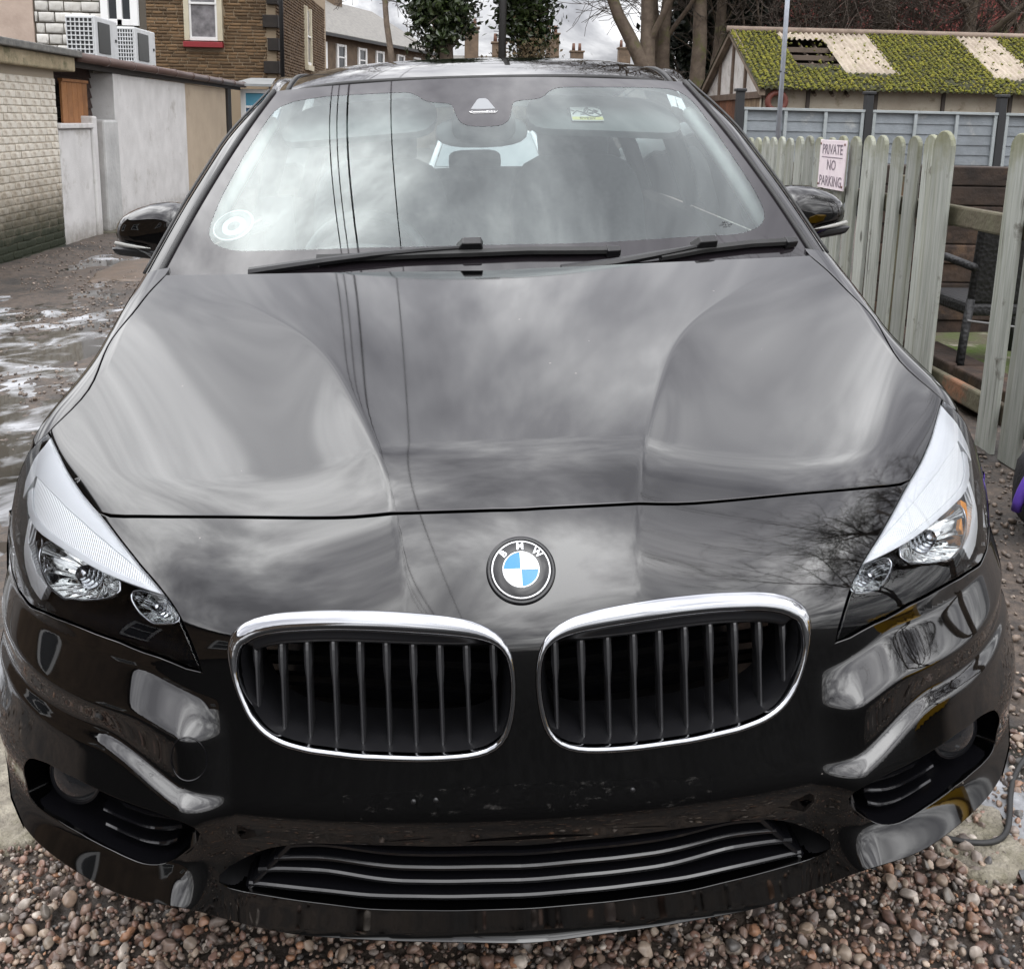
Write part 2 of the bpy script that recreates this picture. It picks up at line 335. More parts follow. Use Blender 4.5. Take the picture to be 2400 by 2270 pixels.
# outlines of the panels on the front surface: (distance from centre line, t)
OUT={
'hl_hood':[[0.821,0.985],[0.809,0.967],[0.797,0.949],[0.785,0.931],[0.773,0.913],[0.761,0.895],[0.749,0.877],[0.736,0.86],[0.722,0.843],[0.709,0.826],[0.696,0.809],[0.681,0.793],[0.667,0.777],[0.652,0.761]],
'hl_nose':[[0.652,0.761],[0.64,0.747],[0.628,0.733],[0.616,0.719],[0.604,0.704],[0.592,0.69],[0.58,0.676],[0.568,0.662],[0.556,0.648],[0.544,0.634],[0.531,0.621],[0.519,0.607],[0.507,0.593],[0.495,0.579],[0.484,0.564],[0.474,0.549],[0.465,0.532],[0.457,0.516],[0.449,0.499],[0.442,0.482]],
'hl_low':[[0.442,0.482],[0.464,0.491],[0.485,0.501],[0.507,0.511],[0.529,0.52],[0.55,0.53],[0.571,0.541],[0.593,0.551],[0.614,0.561],[0.635,0.572],[0.656,0.583],[0.677,0.594],[0.698,0.605],[0.718,0.617],[0.739,0.629],[0.759,0.641]],
'fender':[[0.821,0.985],[0.805,1.009],[0.789,1.032],[0.777,1.057],[0.767,1.083],[0.77,1.111],[0.772,1.139],[0.776,1.167],[0.78,1.194],[0.782,1.222],[0.783,1.25],[0.775,1.277],[0.766,1.304],[0.759,1.331],[0.757,1.359],[0.755,1.387],[0.753,1.415],[0.747,1.443],[0.741,1.47],[0.735,1.498]],
'cowl':[[0.735,1.498],[0.68,1.492],[0.624,1.485],[0.568,1.479],[0.513,1.472],[0.457,1.467],[0.401,1.462],[0.345,1.456],[0.289,1.451],[0.233,1.445],[0.177,1.442],[0.121,1.439],[0.065,1.436],[0.009,1.432]],
'shut':[[0.652,0.761],[0.628,0.747],[0.6,0.741],[0.572,0.734],[0.544,0.727],[0.516,0.721],[0.488,0.716],[0.46,0.711],[0.431,0.706],[0.403,0.701],[0.375,0.696],[0.346,0.691],[0.318,0.686],[0.29,0.682],[0.261,0.677],[0.233,0.674],[0.204,0.672],[0.175,0.671],[0.147,0.669],[0.118,0.668],[0.089,0.667],[0.06,0.666],[0.032,0.666],[0.003,0.665]],
'kidney':[[0.0135,0.4486],[0.0125,0.4383],[0.0129,0.428],[0.0138,0.4178],[0.0152,0.4075],[0.0178,0.3975],[0.0208,0.3876],[0.0252,0.3783],[0.032,0.3701],[0.0415,0.3636],[0.0532,0.359],[0.0668,0.3566],[0.0798,0.3552],[0.0927,0.3549],[0.1044,0.3549],[0.1148,0.3549],[0.1243,0.3552],[0.133,0.3555],[0.141,0.3559],[0.1485,0.3563],[0.1554,0.3569],[0.1619,0.3574],[0.168,0.3579],[0.1738,0.3584],[0.1793,0.3589],[0.1845,0.3594],[0.1896,0.3599],[0.1944,0.3604],[0.1992,0.3608],[0.2038,0.3613],[0.2084,0.3617],[0.2129,0.3621],[0.2174,0.3626],[0.2219,0.3632],[0.2264,0.3638],[0.231,0.3644],[0.2355,0.3651],[0.2402,0.3659],[0.2449,0.3667],[0.2497,0.3676],[0.2547,0.3684],[0.2599,0.3693],[0.2653,0.3703],[0.271,0.3713],[0.277,0.3724],[0.2835,0.3735],[0.2903,0.3748],[0.2973,0.3766],[0.3046,0.3787],[0.3125,0.381],[0.3211,0.3835],[0.3299,0.3867],[0.3385,0.3907],[0.3471,0.3954],[0.3556,0.4008],[0.363,0.4072],[0.3694,0.4144],[0.3761,0.422],[0.3811,0.4304],[0.3852,0.4393],[0.3895,0.4486],[0.3933,0.4583],[0.3962,0.4683],[0.3992,0.4788],[0.4018,0.4897],[0.4036,0.5009],[0.403,0.5118],[0.3984,0.5215],[0.3899,0.5294],[0.3787,0.5354],[0.3657,0.5394],[0.3506,0.5409],[0.3371,0.5421],[0.3239,0.5421],[0.3117,0.5416],[0.301,0.5411],[0.2914,0.5407],[0.2827,0.5403],[0.2748,0.5399],[0.2673,0.5393],[0.2605,0.5388],[0.2541,0.5383],[0.2481,0.5378],[0.2424,0.5372],[0.237,0.5366],[0.2319,0.5361],[0.2269,0.5355],[0.2221,0.535],[0.2174,0.5345],[0.2129,0.534],[0.2084,0.5335],[0.204,0.533],[0.1996,0.5325],[0.1952,0.5319],[0.1908,0.5313],[0.1864,0.5308],[0.1819,0.5302],[0.1773,0.5296],[0.1726,0.5289],[0.1678,0.5282],[0.1628,0.5275],[0.1576,0.5268],[0.1522,0.526],[0.1464,0.5251],[0.1403,0.5242],[0.1337,0.5233],[0.1267,0.5222],[0.119,0.521],[0.1105,0.5197],[0.1015,0.518],[0.0916,0.516],[0.0808,0.5136],[0.0689,0.5107],[0.0575,0.5065],[0.0469,0.5011],[0.0364,0.4947],[0.0288,0.4868],[0.0219,0.4781],[0.018,0.4686],[0.015,0.4587]],
'fog':[[0.732,0.423],[0.721,0.419],[0.711,0.415],[0.701,0.411],[0.691,0.407],[0.682,0.402],[0.672,0.396],[0.663,0.391],[0.653,0.386],[0.643,0.382],[0.633,0.377],[0.624,0.372],[0.614,0.367],[0.604,0.362],[0.594,0.357],[0.584,0.353],[0.574,0.348],[0.564,0.344],[0.554,0.34],[0.544,0.336],[0.534,0.332],[0.524,0.328],[0.513,0.325],[0.503,0.321],[0.493,0.317],[0.483,0.313],[0.473,0.309],[0.463,0.305],[0.452,0.301],[0.443,0.295],[0.451,0.287],[0.46,0.282],[0.469,0.278],[0.479,0.275],[0.489,0.271],[0.499,0.269],[0.509,0.266],[0.52,0.266],[0.53,0.267],[0.54,0.269],[0.55,0.272],[0.559,0.276],[0.569,0.28],[0.579,0.284],[0.588,0.289],[0.598,0.293],[0.607,0.297],[0.617,0.302],[0.626,0.306],[0.636,0.311],[0.645,0.316],[0.654,0.321],[0.664,0.325],[0.673,0.33],[0.682,0.335],[0.691,0.34],[0.701,0.345],[0.71,0.35],[0.719,0.355],[0.728,0.361],[0.737,0.366],[0.745,0.373],[0.753,0.38],[0.758,0.388],[0.757,0.398],[0.756,0.408],[0.748,0.414],[0.741,0.42]],
'intake':[[0.019,0.261],[0.04,0.262],[0.06,0.263],[0.08,0.264],[0.101,0.264],[0.121,0.265],[0.142,0.266],[0.162,0.268],[0.182,0.269],[0.203,0.271],[0.223,0.272],[0.244,0.274],[0.264,0.276],[0.284,0.278],[0.305,0.28],[0.325,0.28],[0.346,0.28],[0.366,0.28],[0.386,0.276],[0.406,0.272],[0.424,0.263],[0.442,0.252],[0.447,0.239],[0.427,0.235],[0.406,0.231],[0.387,0.227],[0.367,0.223],[0.346,0.219],[0.326,0.215],[0.306,0.212],[0.286,0.209],[0.266,0.206],[0.246,0.202],[0.225,0.199],[0.205,0.198],[0.184,0.196],[0.164,0.195],[0.144,0.194],[0.123,0.192],[0.103,0.191],[0.082,0.191],[0.062,0.19],[0.042,0.19],[0.021,0.189]],
'lip':[[0.019,0.147],[0.049,0.149],[0.078,0.151],[0.108,0.153],[0.137,0.155],[0.167,0.157],[0.196,0.159],[0.226,0.162],[0.255,0.165],[0.285,0.168],[0.314,0.171],[0.343,0.175],[0.372,0.181],[0.401,0.188],[0.429,0.197],[0.458,0.205]],
'blade':[[0.458,0.205],[0.48,0.21],[0.501,0.214],[0.523,0.218],[0.545,0.223],[0.566,0.229],[0.587,0.237],[0.607,0.246],[0.627,0.256],[0.647,0.267],[0.667,0.277],[0.686,0.288],[0.705,0.3],[0.724,0.311],[0.742,0.325],[0.758,0.339]],
'brow_split':[[0.834,0.902],[0.809,0.877],[0.785,0.853],[0.76,0.829],[0.736,0.804],[0.711,0.781],[0.685,0.757],[0.66,0.733],[0.634,0.71],[0.609,0.687],[0.583,0.664],[0.557,0.641],[0.531,0.618],[0.506,0.594]],
'brow_low':[[0.845,0.874],[0.839,0.848],[0.829,0.824],[0.812,0.803],[0.795,0.782],[0.775,0.765],[0.754,0.749],[0.733,0.733],[0.712,0.717],[0.69,0.701],[0.668,0.685],[0.646,0.67],[0.624,0.655],[0.601,0.642],[0.578,0.629],[0.554,0.617],[0.53,0.605],[0.506,0.594]],
'bowl_out':[[0.6595,0.6872],[0.6544,0.684],[0.6464,0.679],[0.6319,0.6699],[0.6094,0.6535],[0.5848,0.6293],[0.5859,0.6151],[0.6014,0.6119],[0.617,0.6116],[0.6319,0.614],[0.6439,0.6159],[0.6542,0.6177],[0.6634,0.6203],[0.6714,0.6226],[0.6786,0.6246],[0.6851,0.6265],[0.6913,0.6283],[0.6973,0.63],[0.703,0.6322],[0.7079,0.6361],[0.7125,0.6398],[0.717,0.6434],[0.7214,0.6469],[0.7259,0.6505],[0.7306,0.6542],[0.7355,0.6581],[0.7409,0.6624],[0.745,0.6678],[0.749,0.6737],[0.7534,0.6801],[0.7584,0.6872],[0.764,0.6955],[0.7708,0.7054],[0.7754,0.7166],[0.7807,0.7298],[0.7842,0.7445],[0.7784,0.755],[0.7616,0.756],[0.724,0.7304],[0.7091,0.7202],[0.701,0.7146],[0.6958,0.7111],[0.6921,0.7086],[0.6893,0.7067],[0.687,0.7051],[0.6851,0.7038],[0.6835,0.7027],[0.6821,0.7017],[0.6807,0.7008],[0.6795,0.7],[0.6783,0.6991],[0.6771,0.6983],[0.6759,0.6975],[0.6746,0.6967],[0.6733,0.6958],[0.6718,0.6949],[0.6702,0.6939],[0.6683,0.6927],[0.666,0.6913],[0.6632,0.6895]],
'bowl_in':[[0.503,0.5853],[0.4984,0.5806],[0.4922,0.5736],[0.4845,0.5631],[0.4798,0.5502],[0.4936,0.5508],[0.5038,0.5518],[0.5117,0.553],[0.5179,0.554],[0.5233,0.5548],[0.5281,0.556],[0.5323,0.5588],[0.5357,0.5618],[0.5387,0.5645],[0.5414,0.5669],[0.5441,0.5693],[0.5468,0.5717],[0.5497,0.5743],[0.553,0.5772],[0.5558,0.5809],[0.5592,0.5853],[0.5634,0.5909],[0.5694,0.5987],[0.575,0.6091],[0.5759,0.62],[0.5565,0.6137],[0.5446,0.6079],[0.5381,0.6049],[0.5339,0.6032],[0.5307,0.6017],[0.5281,0.6005],[0.5258,0.5995],[0.5238,0.5986],[0.5217,0.5977],[0.5197,0.5968],[0.5175,0.5958],[0.515,0.5947],[0.5121,0.5934],[0.5089,0.5915],[0.5063,0.5887]],
'drl':[[0.832,0.768],[0.829,0.754],[0.824,0.739],[0.818,0.725],[0.81,0.712],[0.802,0.699],[0.793,0.685],[0.783,0.674],[0.772,0.662],[0.761,0.651]],
}
OUT={k:np.array(v) for k,v in OUT.items()}
TOWX,TOWT=.459,.379
# ------------------------------------------------------------------ the parked car: front surface
PAINT=mat('black_paint',(.0008,.0008,.0009),.035,ior=1.68)
nn,ll,bs=nodes_of(PAINT); 
# faint dried water spots and dust on the lacquer
_tc=nn.new('ShaderNodeTexCoord'); _v=nn.new('ShaderNodeTexVoronoi'); _v.inputs['Scale'].default_value=24; ll.new(_tc.outputs['Object'],_v.inputs['Vector'])
_sz=nn.new('ShaderNodeSeparateColor'); ll.new(_v.outputs['Color'],_sz.inputs[0]); _pk=nn.new('ShaderNodeMapRange'); ll.new(_sz.outputs[0],_pk.inputs[0]); _pk.inputs[1].default_value=.72; _pk.inputs[2].default_value=1.; _pk.inputs[3].default_value=0.; _pk.inputs[4].default_value=.055
_ls=nn.new('ShaderNodeMath'); _ls.operation='LESS_THAN'; ll.new(_v.outputs['Distance'],_ls.inputs[0]); ll.new(_pk.outputs[0],_ls.inputs[1])
_mc=nn.new('ShaderNodeMixRGB'); ll.new(_ls.outputs[0],_mc.inputs[0]); _mc.inputs[1].default_value=(.0008,.0008,.0009,1); _mc.inputs[2].default_value=(.09,.082,.075,1); ll.new(_mc.outputs[0],bs.inputs['Base Color'])
_n=nn.new('ShaderNodeTexNoise'); _n.inputs['Scale'].default_value=3; ll.new(_tc.outputs['Object'],_n.inputs['Vector'])
_mr2=nn.new('ShaderNodeMapRange'); ll.new(_n.outputs[0],_mr2.inputs[0]); _mr2.inputs[1].default_value=.3; _mr2.inputs[2].default_value=.8; _mr2.inputs[3].default_value=.03; _mr2.inputs[4].default_value=.055
ll.new(_mr2.outputs[0],bs.inputs['Roughness'])
PLAS=mat('black_plastic',(.008,.008,.009),.42,vary=(.012,.012,.013),vscale=60)
GLOSSP=mat('gloss_black_plastic',(.004,.004,.005),.12)
CHROME=mat('chrome',(.40,.41,.43),.07,1.0)
DCHROME=mat('dark_chrome',(.30,.31,.33),.16,1.0)
SLATM=mat('slat_black',(.022,.022,.024),.30,ior=1.9)
SILVER=mat('silver_bezel',(.75,.77,.80),.30,.25)
RUBBER=mat('rubber',(.012,.012,.012),.55,vary=(.02,.02,.02),vscale=30)
GLASS=glass_mat('windscreen_glass',(.80,.88,.865),1.55,0.,.06)
MAT['windscreen_glass'].node_tree.nodes['Glossy BSDF'].inputs[0].default_value=(.93,1,.985,1)
LENS=glass_mat('headlamp_lens',(.96,.97,.98),1.42)
DARKGL=glass_mat('side_glass',(.55,.60,.60),1.6)
CAR=empty('parked_car',(0,0,0),(0,-DEL,0))
tag(CAR,'glossy black hatchback with twin kidney grilles facing the camera, parked on gravel','car')
S0=lambda a,b: msolve(a,b)
def Soff(d): return lambda a,b: msolve(a,b,d)
def mir(p): return np.array(p)*[-1,1]
def inset(poly,d):
    p=np.asarray(poly,float); a=.5*np.sum(p[:,0]*np.roll(p[:,1],-1)-np.roll(p[:,0],-1)*p[:,1])
    e=np.roll(p,-1,0)-p; e/=np.linalg.norm(e,axis=1,keepdims=True)+1e-9
    n=np.stack([-e[:,1],e[:,0]],-1)*(1 if a>0 else -1)
    m=n+np.roll(n,1,0); l=np.linalg.norm(m,axis=1,keepdims=True); m=m/np.maximum(l,.5)
    return p+m*d
def sym(half):   # closed symmetric polygon from a right-hand chain that starts and ends on the centre line
    h=np.array(half); return np.vstack([h,mir(h[::-1])])
def chain(*a):
    out=[]
    for q in a:
        for p in q:
            if not out or np.hypot(out[-1][0]-p[0],out[-1][1]-p[1])>.002: out.append((float(p[0]),float(p[1])))
    return out
shut=smooth_poly(OUT['shut'][::-1],1,False); shut[0,0]=.012        # centre -> corner
hl_hood=smooth_poly(OUT['hl_hood'],2,False); hl_nose=smooth_poly(OUT['hl_nose'],1,False); hl_low=OUT['hl_low']
fend=smooth_poly(OUT['fender'],3,False); cowl=smooth_poly(OUT['cowl'],2,False); cowl[-1,0]=.012
hl_out=np.array([(.768,.648),(.805,.685),(.842,.735),(.866,.79),(.878,.85),(.876,.91),(.858,.958),(.832,.976),(.8096,.9724)])
bonnet=sym(chain(shut,hl_hood[::-1],fend,cowl))
ex_=[]
for dx in (-.010,-.005,-.002,.0,.002,.005,.010,.016):
    for y in np.arange(.10,1.0,.006):
        x=float(crease_c(y))+dx; z=float(zhood(np.array(x),np.array(y))); ex_+=[(x,(y+z)*RS),(-x,(y+z)*RS)]
surf_panel('bonnet',S0,inset(bonnet,.0036),[],.0085,PAINT,CAR,flange=.016,extra=np.array(ex_))
headl=np.array(chain(hl_hood,hl_nose,hl_low,hl_out)); headl=headl[:-1]
lip=smooth_poly(OUT['lip'],2,False); lip[0,0]=.012
blade=smooth_poly(OUT['blade'],2,False)
side_low=np.array([(.878,.85),(.880,.78),(.874,.70),(.858,.60),(.845,.52),(.828,.45),(.80,.39)])
bump_half=chain(shut,hl_nose,hl_low,hl_out[:5],side_low,blade[::-1],lip[::-1])
KID=smooth_poly(OUT['kidney'],1); FOG=smooth_poly(OUT['fog'],1)
it=smooth_poly(OUT['intake'],2,False); it[0,0]=it[-1,0]=.012
INT=sym([tuple(p) for p in it])
holes=[inset(KID,.0),mir(inset(KID,.0))[::-1],FOG,mir(FOG)[::-1],INT]
eb=[]
for x in np.arange(.40,.86,.005):
    for z0 in (float(z_a(x)),float(z_a(x))+.048,float(z_b(x)),float(z_b(x))+.015,.295,.35):
        for dz in (-.006,-.003,0,.003,.006):
            y=float(yfront(np.array(x),np.array(z0+dz))); eb+=[(x,(y+z0+dz)*RS),(-x,(y+z0+dz)*RS)]
surf_panel('bumper',S0,inset(sym(bump_half),.0036),holes,.0060,PAINT,CAR,flange=.016,fl_holes=.03,extra=np.array(eb))
# recesses behind the openings
def recess(name,poly,depth,material,parent,s=1,inner=.92,back=True):
    p=resamp(poly,.01); P,Nn=msolve(p[:,0],p[:,1]); c=P.mean(0)
    a=P-Nn*.004; b=P+np.array([0,depth*.5,0])-Nn*.004; d=c+(P-c)*inner+np.array([0,depth,0]); n=len(P)
    V=np.vstack([a,b,d,[d.mean(0)]])*[s,1,1]; F=[]
    for i in range(n):
        j=(i+1)%n
        for r in (0,1): F.append((r*n+i,r*n+j,(r+1)*n+j,(r+1)*n+i))
        if back: F.append((2*n+i,2*n+j,3*n))
    return mesh_obj(name,V,F,material,parent,True)
# ---- kidney grilles
kc=(KID.max(0)+KID.min(0))/2
def ring_off(d):  # shrink the kidney outline by a varying amount
    p=KID; e=np.roll(p,-1,0)-np.roll(p,1,0); n=np.stack([-e[:,1],e[:,0]],-1); n/=np.linalg.norm(n,axis=1,keepdims=True)
    n*=np.sign((n*(kc-p)).sum(1))[:,None]
    return p+n*d[:,None]
kang=np.arctan2(KID[:,1]-kc[1],KID[:,0]-kc[0]); upf=sstep(.15,.9,(KID[:,1]-kc[1])/(KID[:,1].max()-kc[1]))
kth=.0078+.0185*upf
for s in (1,-1):
    sections=[]
    for f,h in ((-.04,-.004),(-.02,.001),(.05,.0042),(.22,.0066),(.5,.0074),(.78,.0062),(.93,.0038),(1.0,.0006),(1.02,-.006),(1.0,-.02)):
        q=ring_off(kth*f); P,Nn=msolve(q[:,0],q[:,1]); sections.append(P+Nn*(h-.0015)+np.array([0,-.006,0])*0)
    V=np.stack(sections,1).reshape(-1,3)*[s,1,1]; n=len(KID); mcount=len(sections)
    F=[(i*mcount+j,((i+1)%n)*mcount+j,((i+1)%n)*mcount+j+1,i*mcount+j+1) for i in range(n) for j in range(mcount-1)]
    if s<0: F=[f[::-1] for f in F]
    # black inner frame: from the chrome inner edge back to the slats
    fr=[]
    for dp,au,al,du in ((.004,.0,.0,.0),(.007,.003,.001,.003),(.014,.010,.003,.004),(.022,.017,.006,.007),(.030,.019,.009,.030),(.075,.020,.010,.080)):
        q=ring_off(kth+au*upf+al*(1-upf)); P,Nn=msolve(q[:,0],q[:,1]); dpp=(dp*(1-upf)+du*upf)[:,None]; fr.append(P-Nn*dpp*.5+np.array([0,.8,0])*dpp)
    fv=np.stack(fr,1).reshape(-1,3)*[s,1,1]; mm=len(fr)
    ff=[(i*mm+j,((i+1)%n)*mm+j,((i+1)%n)*mm+j+1,i*mm+j+1) for i in range(n) for j in range(mm-1)]
    if s<0: ff=[f[::-1] for f in ff]
    G=mesh_obj('grille',fv,ff,mat('satin_black',(.006,.006,.007),.28,ior=1.6),CAR,True)
    mesh_obj('chrome_surround',V,F,CHROME,G,True)
    # slats
    inn=ring_off(kth+.018*upf+.004*(1-upf))
    x0,x1=inn[:,0].min(),inn[:,0].max()
    for i in range(10):
        x=x0+.017+(x1-x0-.034)*i/9
        ts=[]
        for a,b in zip(inn,np.roll(inn,-1,0)):
            if (a[0]-x)*(b[0]-x)<0: ts.append(a[1]+(b[1]-a[1])*(x-a[0])/(b[0]-a[0]))
        t0,t1=min(ts)-.006,max(ts)+.004
        tt=np.linspace(t0,t1,16); P,Nn=msolve(np.full(16,x),tt,0)
        P=P-Nn*.006+np.array([0,.010,0]); u=(tt-t0)/(t1-t0)
        wd=.0030+.0022*sstep(.50,.72,u)
        V=[]
        for k in range(16):
            for dx,dy in ((-1,.005),(-.35,0),(.35,0),(1,.005),(.8,.035),(-.8,.035)): V.append((P[k,0]+dx*wd[k],P[k,1]+dy,P[k,2]+dy*.25))
        V=np.array(V)*[s,1,1]; F=[]
        for k in range(15):
            for j in range(6): F.append((k*6+j,k*6+(j+1)%6,(k+1)*6+(j+1)%6,(k+1)*6+j))
        F+= [tuple(range(6))[::-1],tuple(90+j for j in range(6))]
        if s<0: F=[f[::-1] for f in F]
        mesh_obj('slat',V,F,SLATM,G,False)
    # radiator shutters seen between the slats
    mb=MB()
    for k in range(6):
        z=.50+.034*k; mb.hexa([(.03*s,.135,z),(.40*s,.20,z),(.40*s,.21,z),(.03*s,.145,z),(.03*s,.125,z+.024),(.40*s,.19,z+.024),(.40*s,.20,z+.024),(.03*s,.135,z+.024)])
    mb.build('radiator_shutter',GLOSSP,G)
    bq=MB(); bq.hexa([(.0*s,.17,.44),(.44*s,.25,.44),(.44*s,.26,.44),(.0*s,.18,.44),(.0*s,.17,.74),(.44*s,.25,.74),(.44*s,.26,.74),(.0*s,.18,.74)]); bq.build('radiator',PLAS,G)
# ---- lower intake
LI=recess('lower_intake',INT,.12,PLAS,CAR,1,.97)
for k,(row,xo,tu) in enumerate(((.18,.335,.20),(.40,.36,.34),(.62,.385,.48),(.86,.40,.75))):
    # slats follow the surface; rows interpolate between top and bottom edge of the opening
    xs=np.linspace(-xo,xo,61); top=np.interp(np.abs(xs),it[:20,0],it[:20,1]); bi=it[24:][::-1]; bot=np.interp(np.abs(xs),bi[:,0],bi[:,1])
    fr=row-.10*sstep(.17,.30,np.abs(xs))
    if k==3: fr=np.full_like(xs,row)
    tt=top+(bot-top)*fr
    P,Nn=msolve(xs,tt); P=P+np.array([0,.008,0])
    V=[]
    for p in P: V+= [p+[0,.002,-.004],p+[0,0,.0012],p+[0,.003,.0035],p+[0,.05,.008],p+[0,.05,-.004]]
    F=[(i*5+j,i*5+(j+1)%5,(i+1)*5+(j+1)%5,(i+1)*5+j) for i in range(60) for j in range(5)]+[(0,1,2,3,4),(304,303,302,301,300)]
    mesh_obj('slat',V,F,GLOSSP,LI,False)
for s in (1,-1):
    tt=np.linspace(0,1,8); xs=.325+.075*tt; top=np.interp(xs,it[:20,0],it[:20,1]); ts=np.interp(.325,it[:20,0],it[:20,1])*(1-tt)+np.interp(.40,bi[:,0],bi[:,1])*tt
    P,Nn=msolve(xs,ts); V=[]
    for p in P: V+=[p+[-.009,.016,0],p+[0,.008,.002],p+[.009,.016,0],p+[.009,.06,0],p+[-.009,.06,0]]
    F=[(i*5+j,i*5+(j+1)%5,(i+1)*5+(j+1)%5,(i+1)*5+j) for i in range(7) for j in range(5)]+[(0,1,2,3,4),(39,38,37,36,35)]
    mesh_obj('strut',np.array(V)*[s,1,1],F,GLOSSP,LI,True)
    # small ledge in the outer pocket
# ---- fog lamp openings
fogc=(FOG.max(0)+FOG.min(0))/2; fx0,fx1=FOG[:,0].min(),FOG[:,0].max()
for s in (1,-1):
    FH=recess('fog_lamp_housing',FOG,.10,GLOSSP,CAR,s,.93)
    # lamp: bezel ring + lens dome
    cxt=(fx0+(fx1-fx0)*.70,); 
    def fog_span(x):
        ts=[]
        for a,b in zip(FOG,np.roll(FOG,-1,0)):
            if (a[0]-x)*(b[0]-x)<0: ts.append(a[1]+(b[1]-a[1])*(x-a[0])/(b[0]-a[0]))
        return min(ts),max(ts)
    lx=fx0+(fx1-fx0)*.68; t0,t1=fog_span(lx); P,Nn=msolve(np.array([lx]),np.array([t0+(t1-t0)*.55])); pc=P[0]+[0,.050,0]
    ax=np.array([.28,-.94,.05]); ax/=np.linalg.norm(ax); e1=np.cross(ax,[0,0,1.]); e1/=np.linalg.norm(e1); e2=np.cross(e1,ax)
    rad=.041; V=[];nr=28; prof=((1.06,-.02),(1.06,.004),(1.0,.007),(.96,.004),(.90,.006),(.6,.013),(.3,.016),(.02,.017))
    for a in np.linspace(0,2*np.pi,nr,endpoint=False):
        for r,h in prof: V.append(pc+(e1*np.cos(a)+e2*np.sin(a))*r*rad+ax*h)
    F=[(i*8+j,((i+1)%nr)*8+j,((i+1)%nr)*8+j+1,i*8+j+1) for i in range(nr) for j in range(7)]
    mi=[0 if j<3 else 1 for i in range(nr) for j in range(7)]
    mesh_obj('fog_lamp',np.array(V)*[s,1,1],F if s>0 else [f[::-1] for f in F],[GLOSSP,mat('fog_lens',(.018,.019,.021),.05,.0,ior=1.55)],FH,True,midx=mi)
    for k,fr in enumerate((.74,.50,.25)):
        xa=fx0+(fx1-fx0)*(.04+.05*k); xb=fx0+(fx1-fx0)*(.47+.02*k)
        xs=np.linspace(xa,xb,20); tt=np.array([fog_span(x)[0]+(fog_span(x)[1]-fog_span(x)[0])*fr for x in xs])
        if k==0: tt[-6:]+=np.linspace(0,.016,6)
        P,Nn=msolve(xs,tt); P=P+np.array([0,.016,0]); V=[]
        for p in P: V+=[p+[0,.002,-.003],p+[0,0,.001],p+[0,.003,.0028],p+[0,.045,.004],p+[0,.045,-.003]]
        F=[(i*5+j,i*5+(j+1)%5,(i+1)*5+(j+1)%5,(i+1)*5+j) for i in range(19) for j in range(5)]+[(0,1,2,3,4),(99,98,97,96,95)]
        mesh_obj('slat',np.array(V)*[s,1,1],F if s>0 else [f[::-1] for f in F],GLOSSP,FH,False)
# ---- headlamps
RIBS=mat('ribbed_bezel',(.78,.80,.82),.33,.2)
nn,ll,bs=nodes_of(RIBS); _tc=nn.new('ShaderNodeTexCoord'); _w=nn.new('ShaderNodeTexWave'); _w.inputs['Scale'].default_value=75; ll.new(_tc.outputs['Object'],_w.inputs['Vector'])
_b=nn.new('ShaderNodeBump'); _b.inputs['Strength'].default_value=.5; _b.inputs['Distance'].default_value=.002; ll.new(_w.outputs[0],_b.inputs['Height']); ll.new(_b.outputs[0],bs.inputs['Normal'])
REFL=mat('lamp_reflector',(.62,.63,.63),.06,1.0)
nn,ll,bs=nodes_of(REFL); _tc=nn.new('ShaderNodeTexCoord'); _w=nn.new('ShaderNodeTexChecker'); _v=nn.new('ShaderNodeTexVoronoi'); _v.inputs['Scale'].default_value=110; ll.new(_tc.outputs['Object'],_v.inputs['Vector'])
_b=nn.new('ShaderNodeBump'); _b.inputs['Strength'].default_value=.0; _b.inputs['Distance'].default_value=.004; ll.new(_v.outputs['Distance'],_b.inputs['Height']); ll.new(_b.outputs[0],bs.inputs['Normal'])
AMBER=mat('amber_reflector',(.75,.28,.02),.25)
split=OUT['brow_split']; blow=smooth_poly(OUT['brow_low'],1,False)
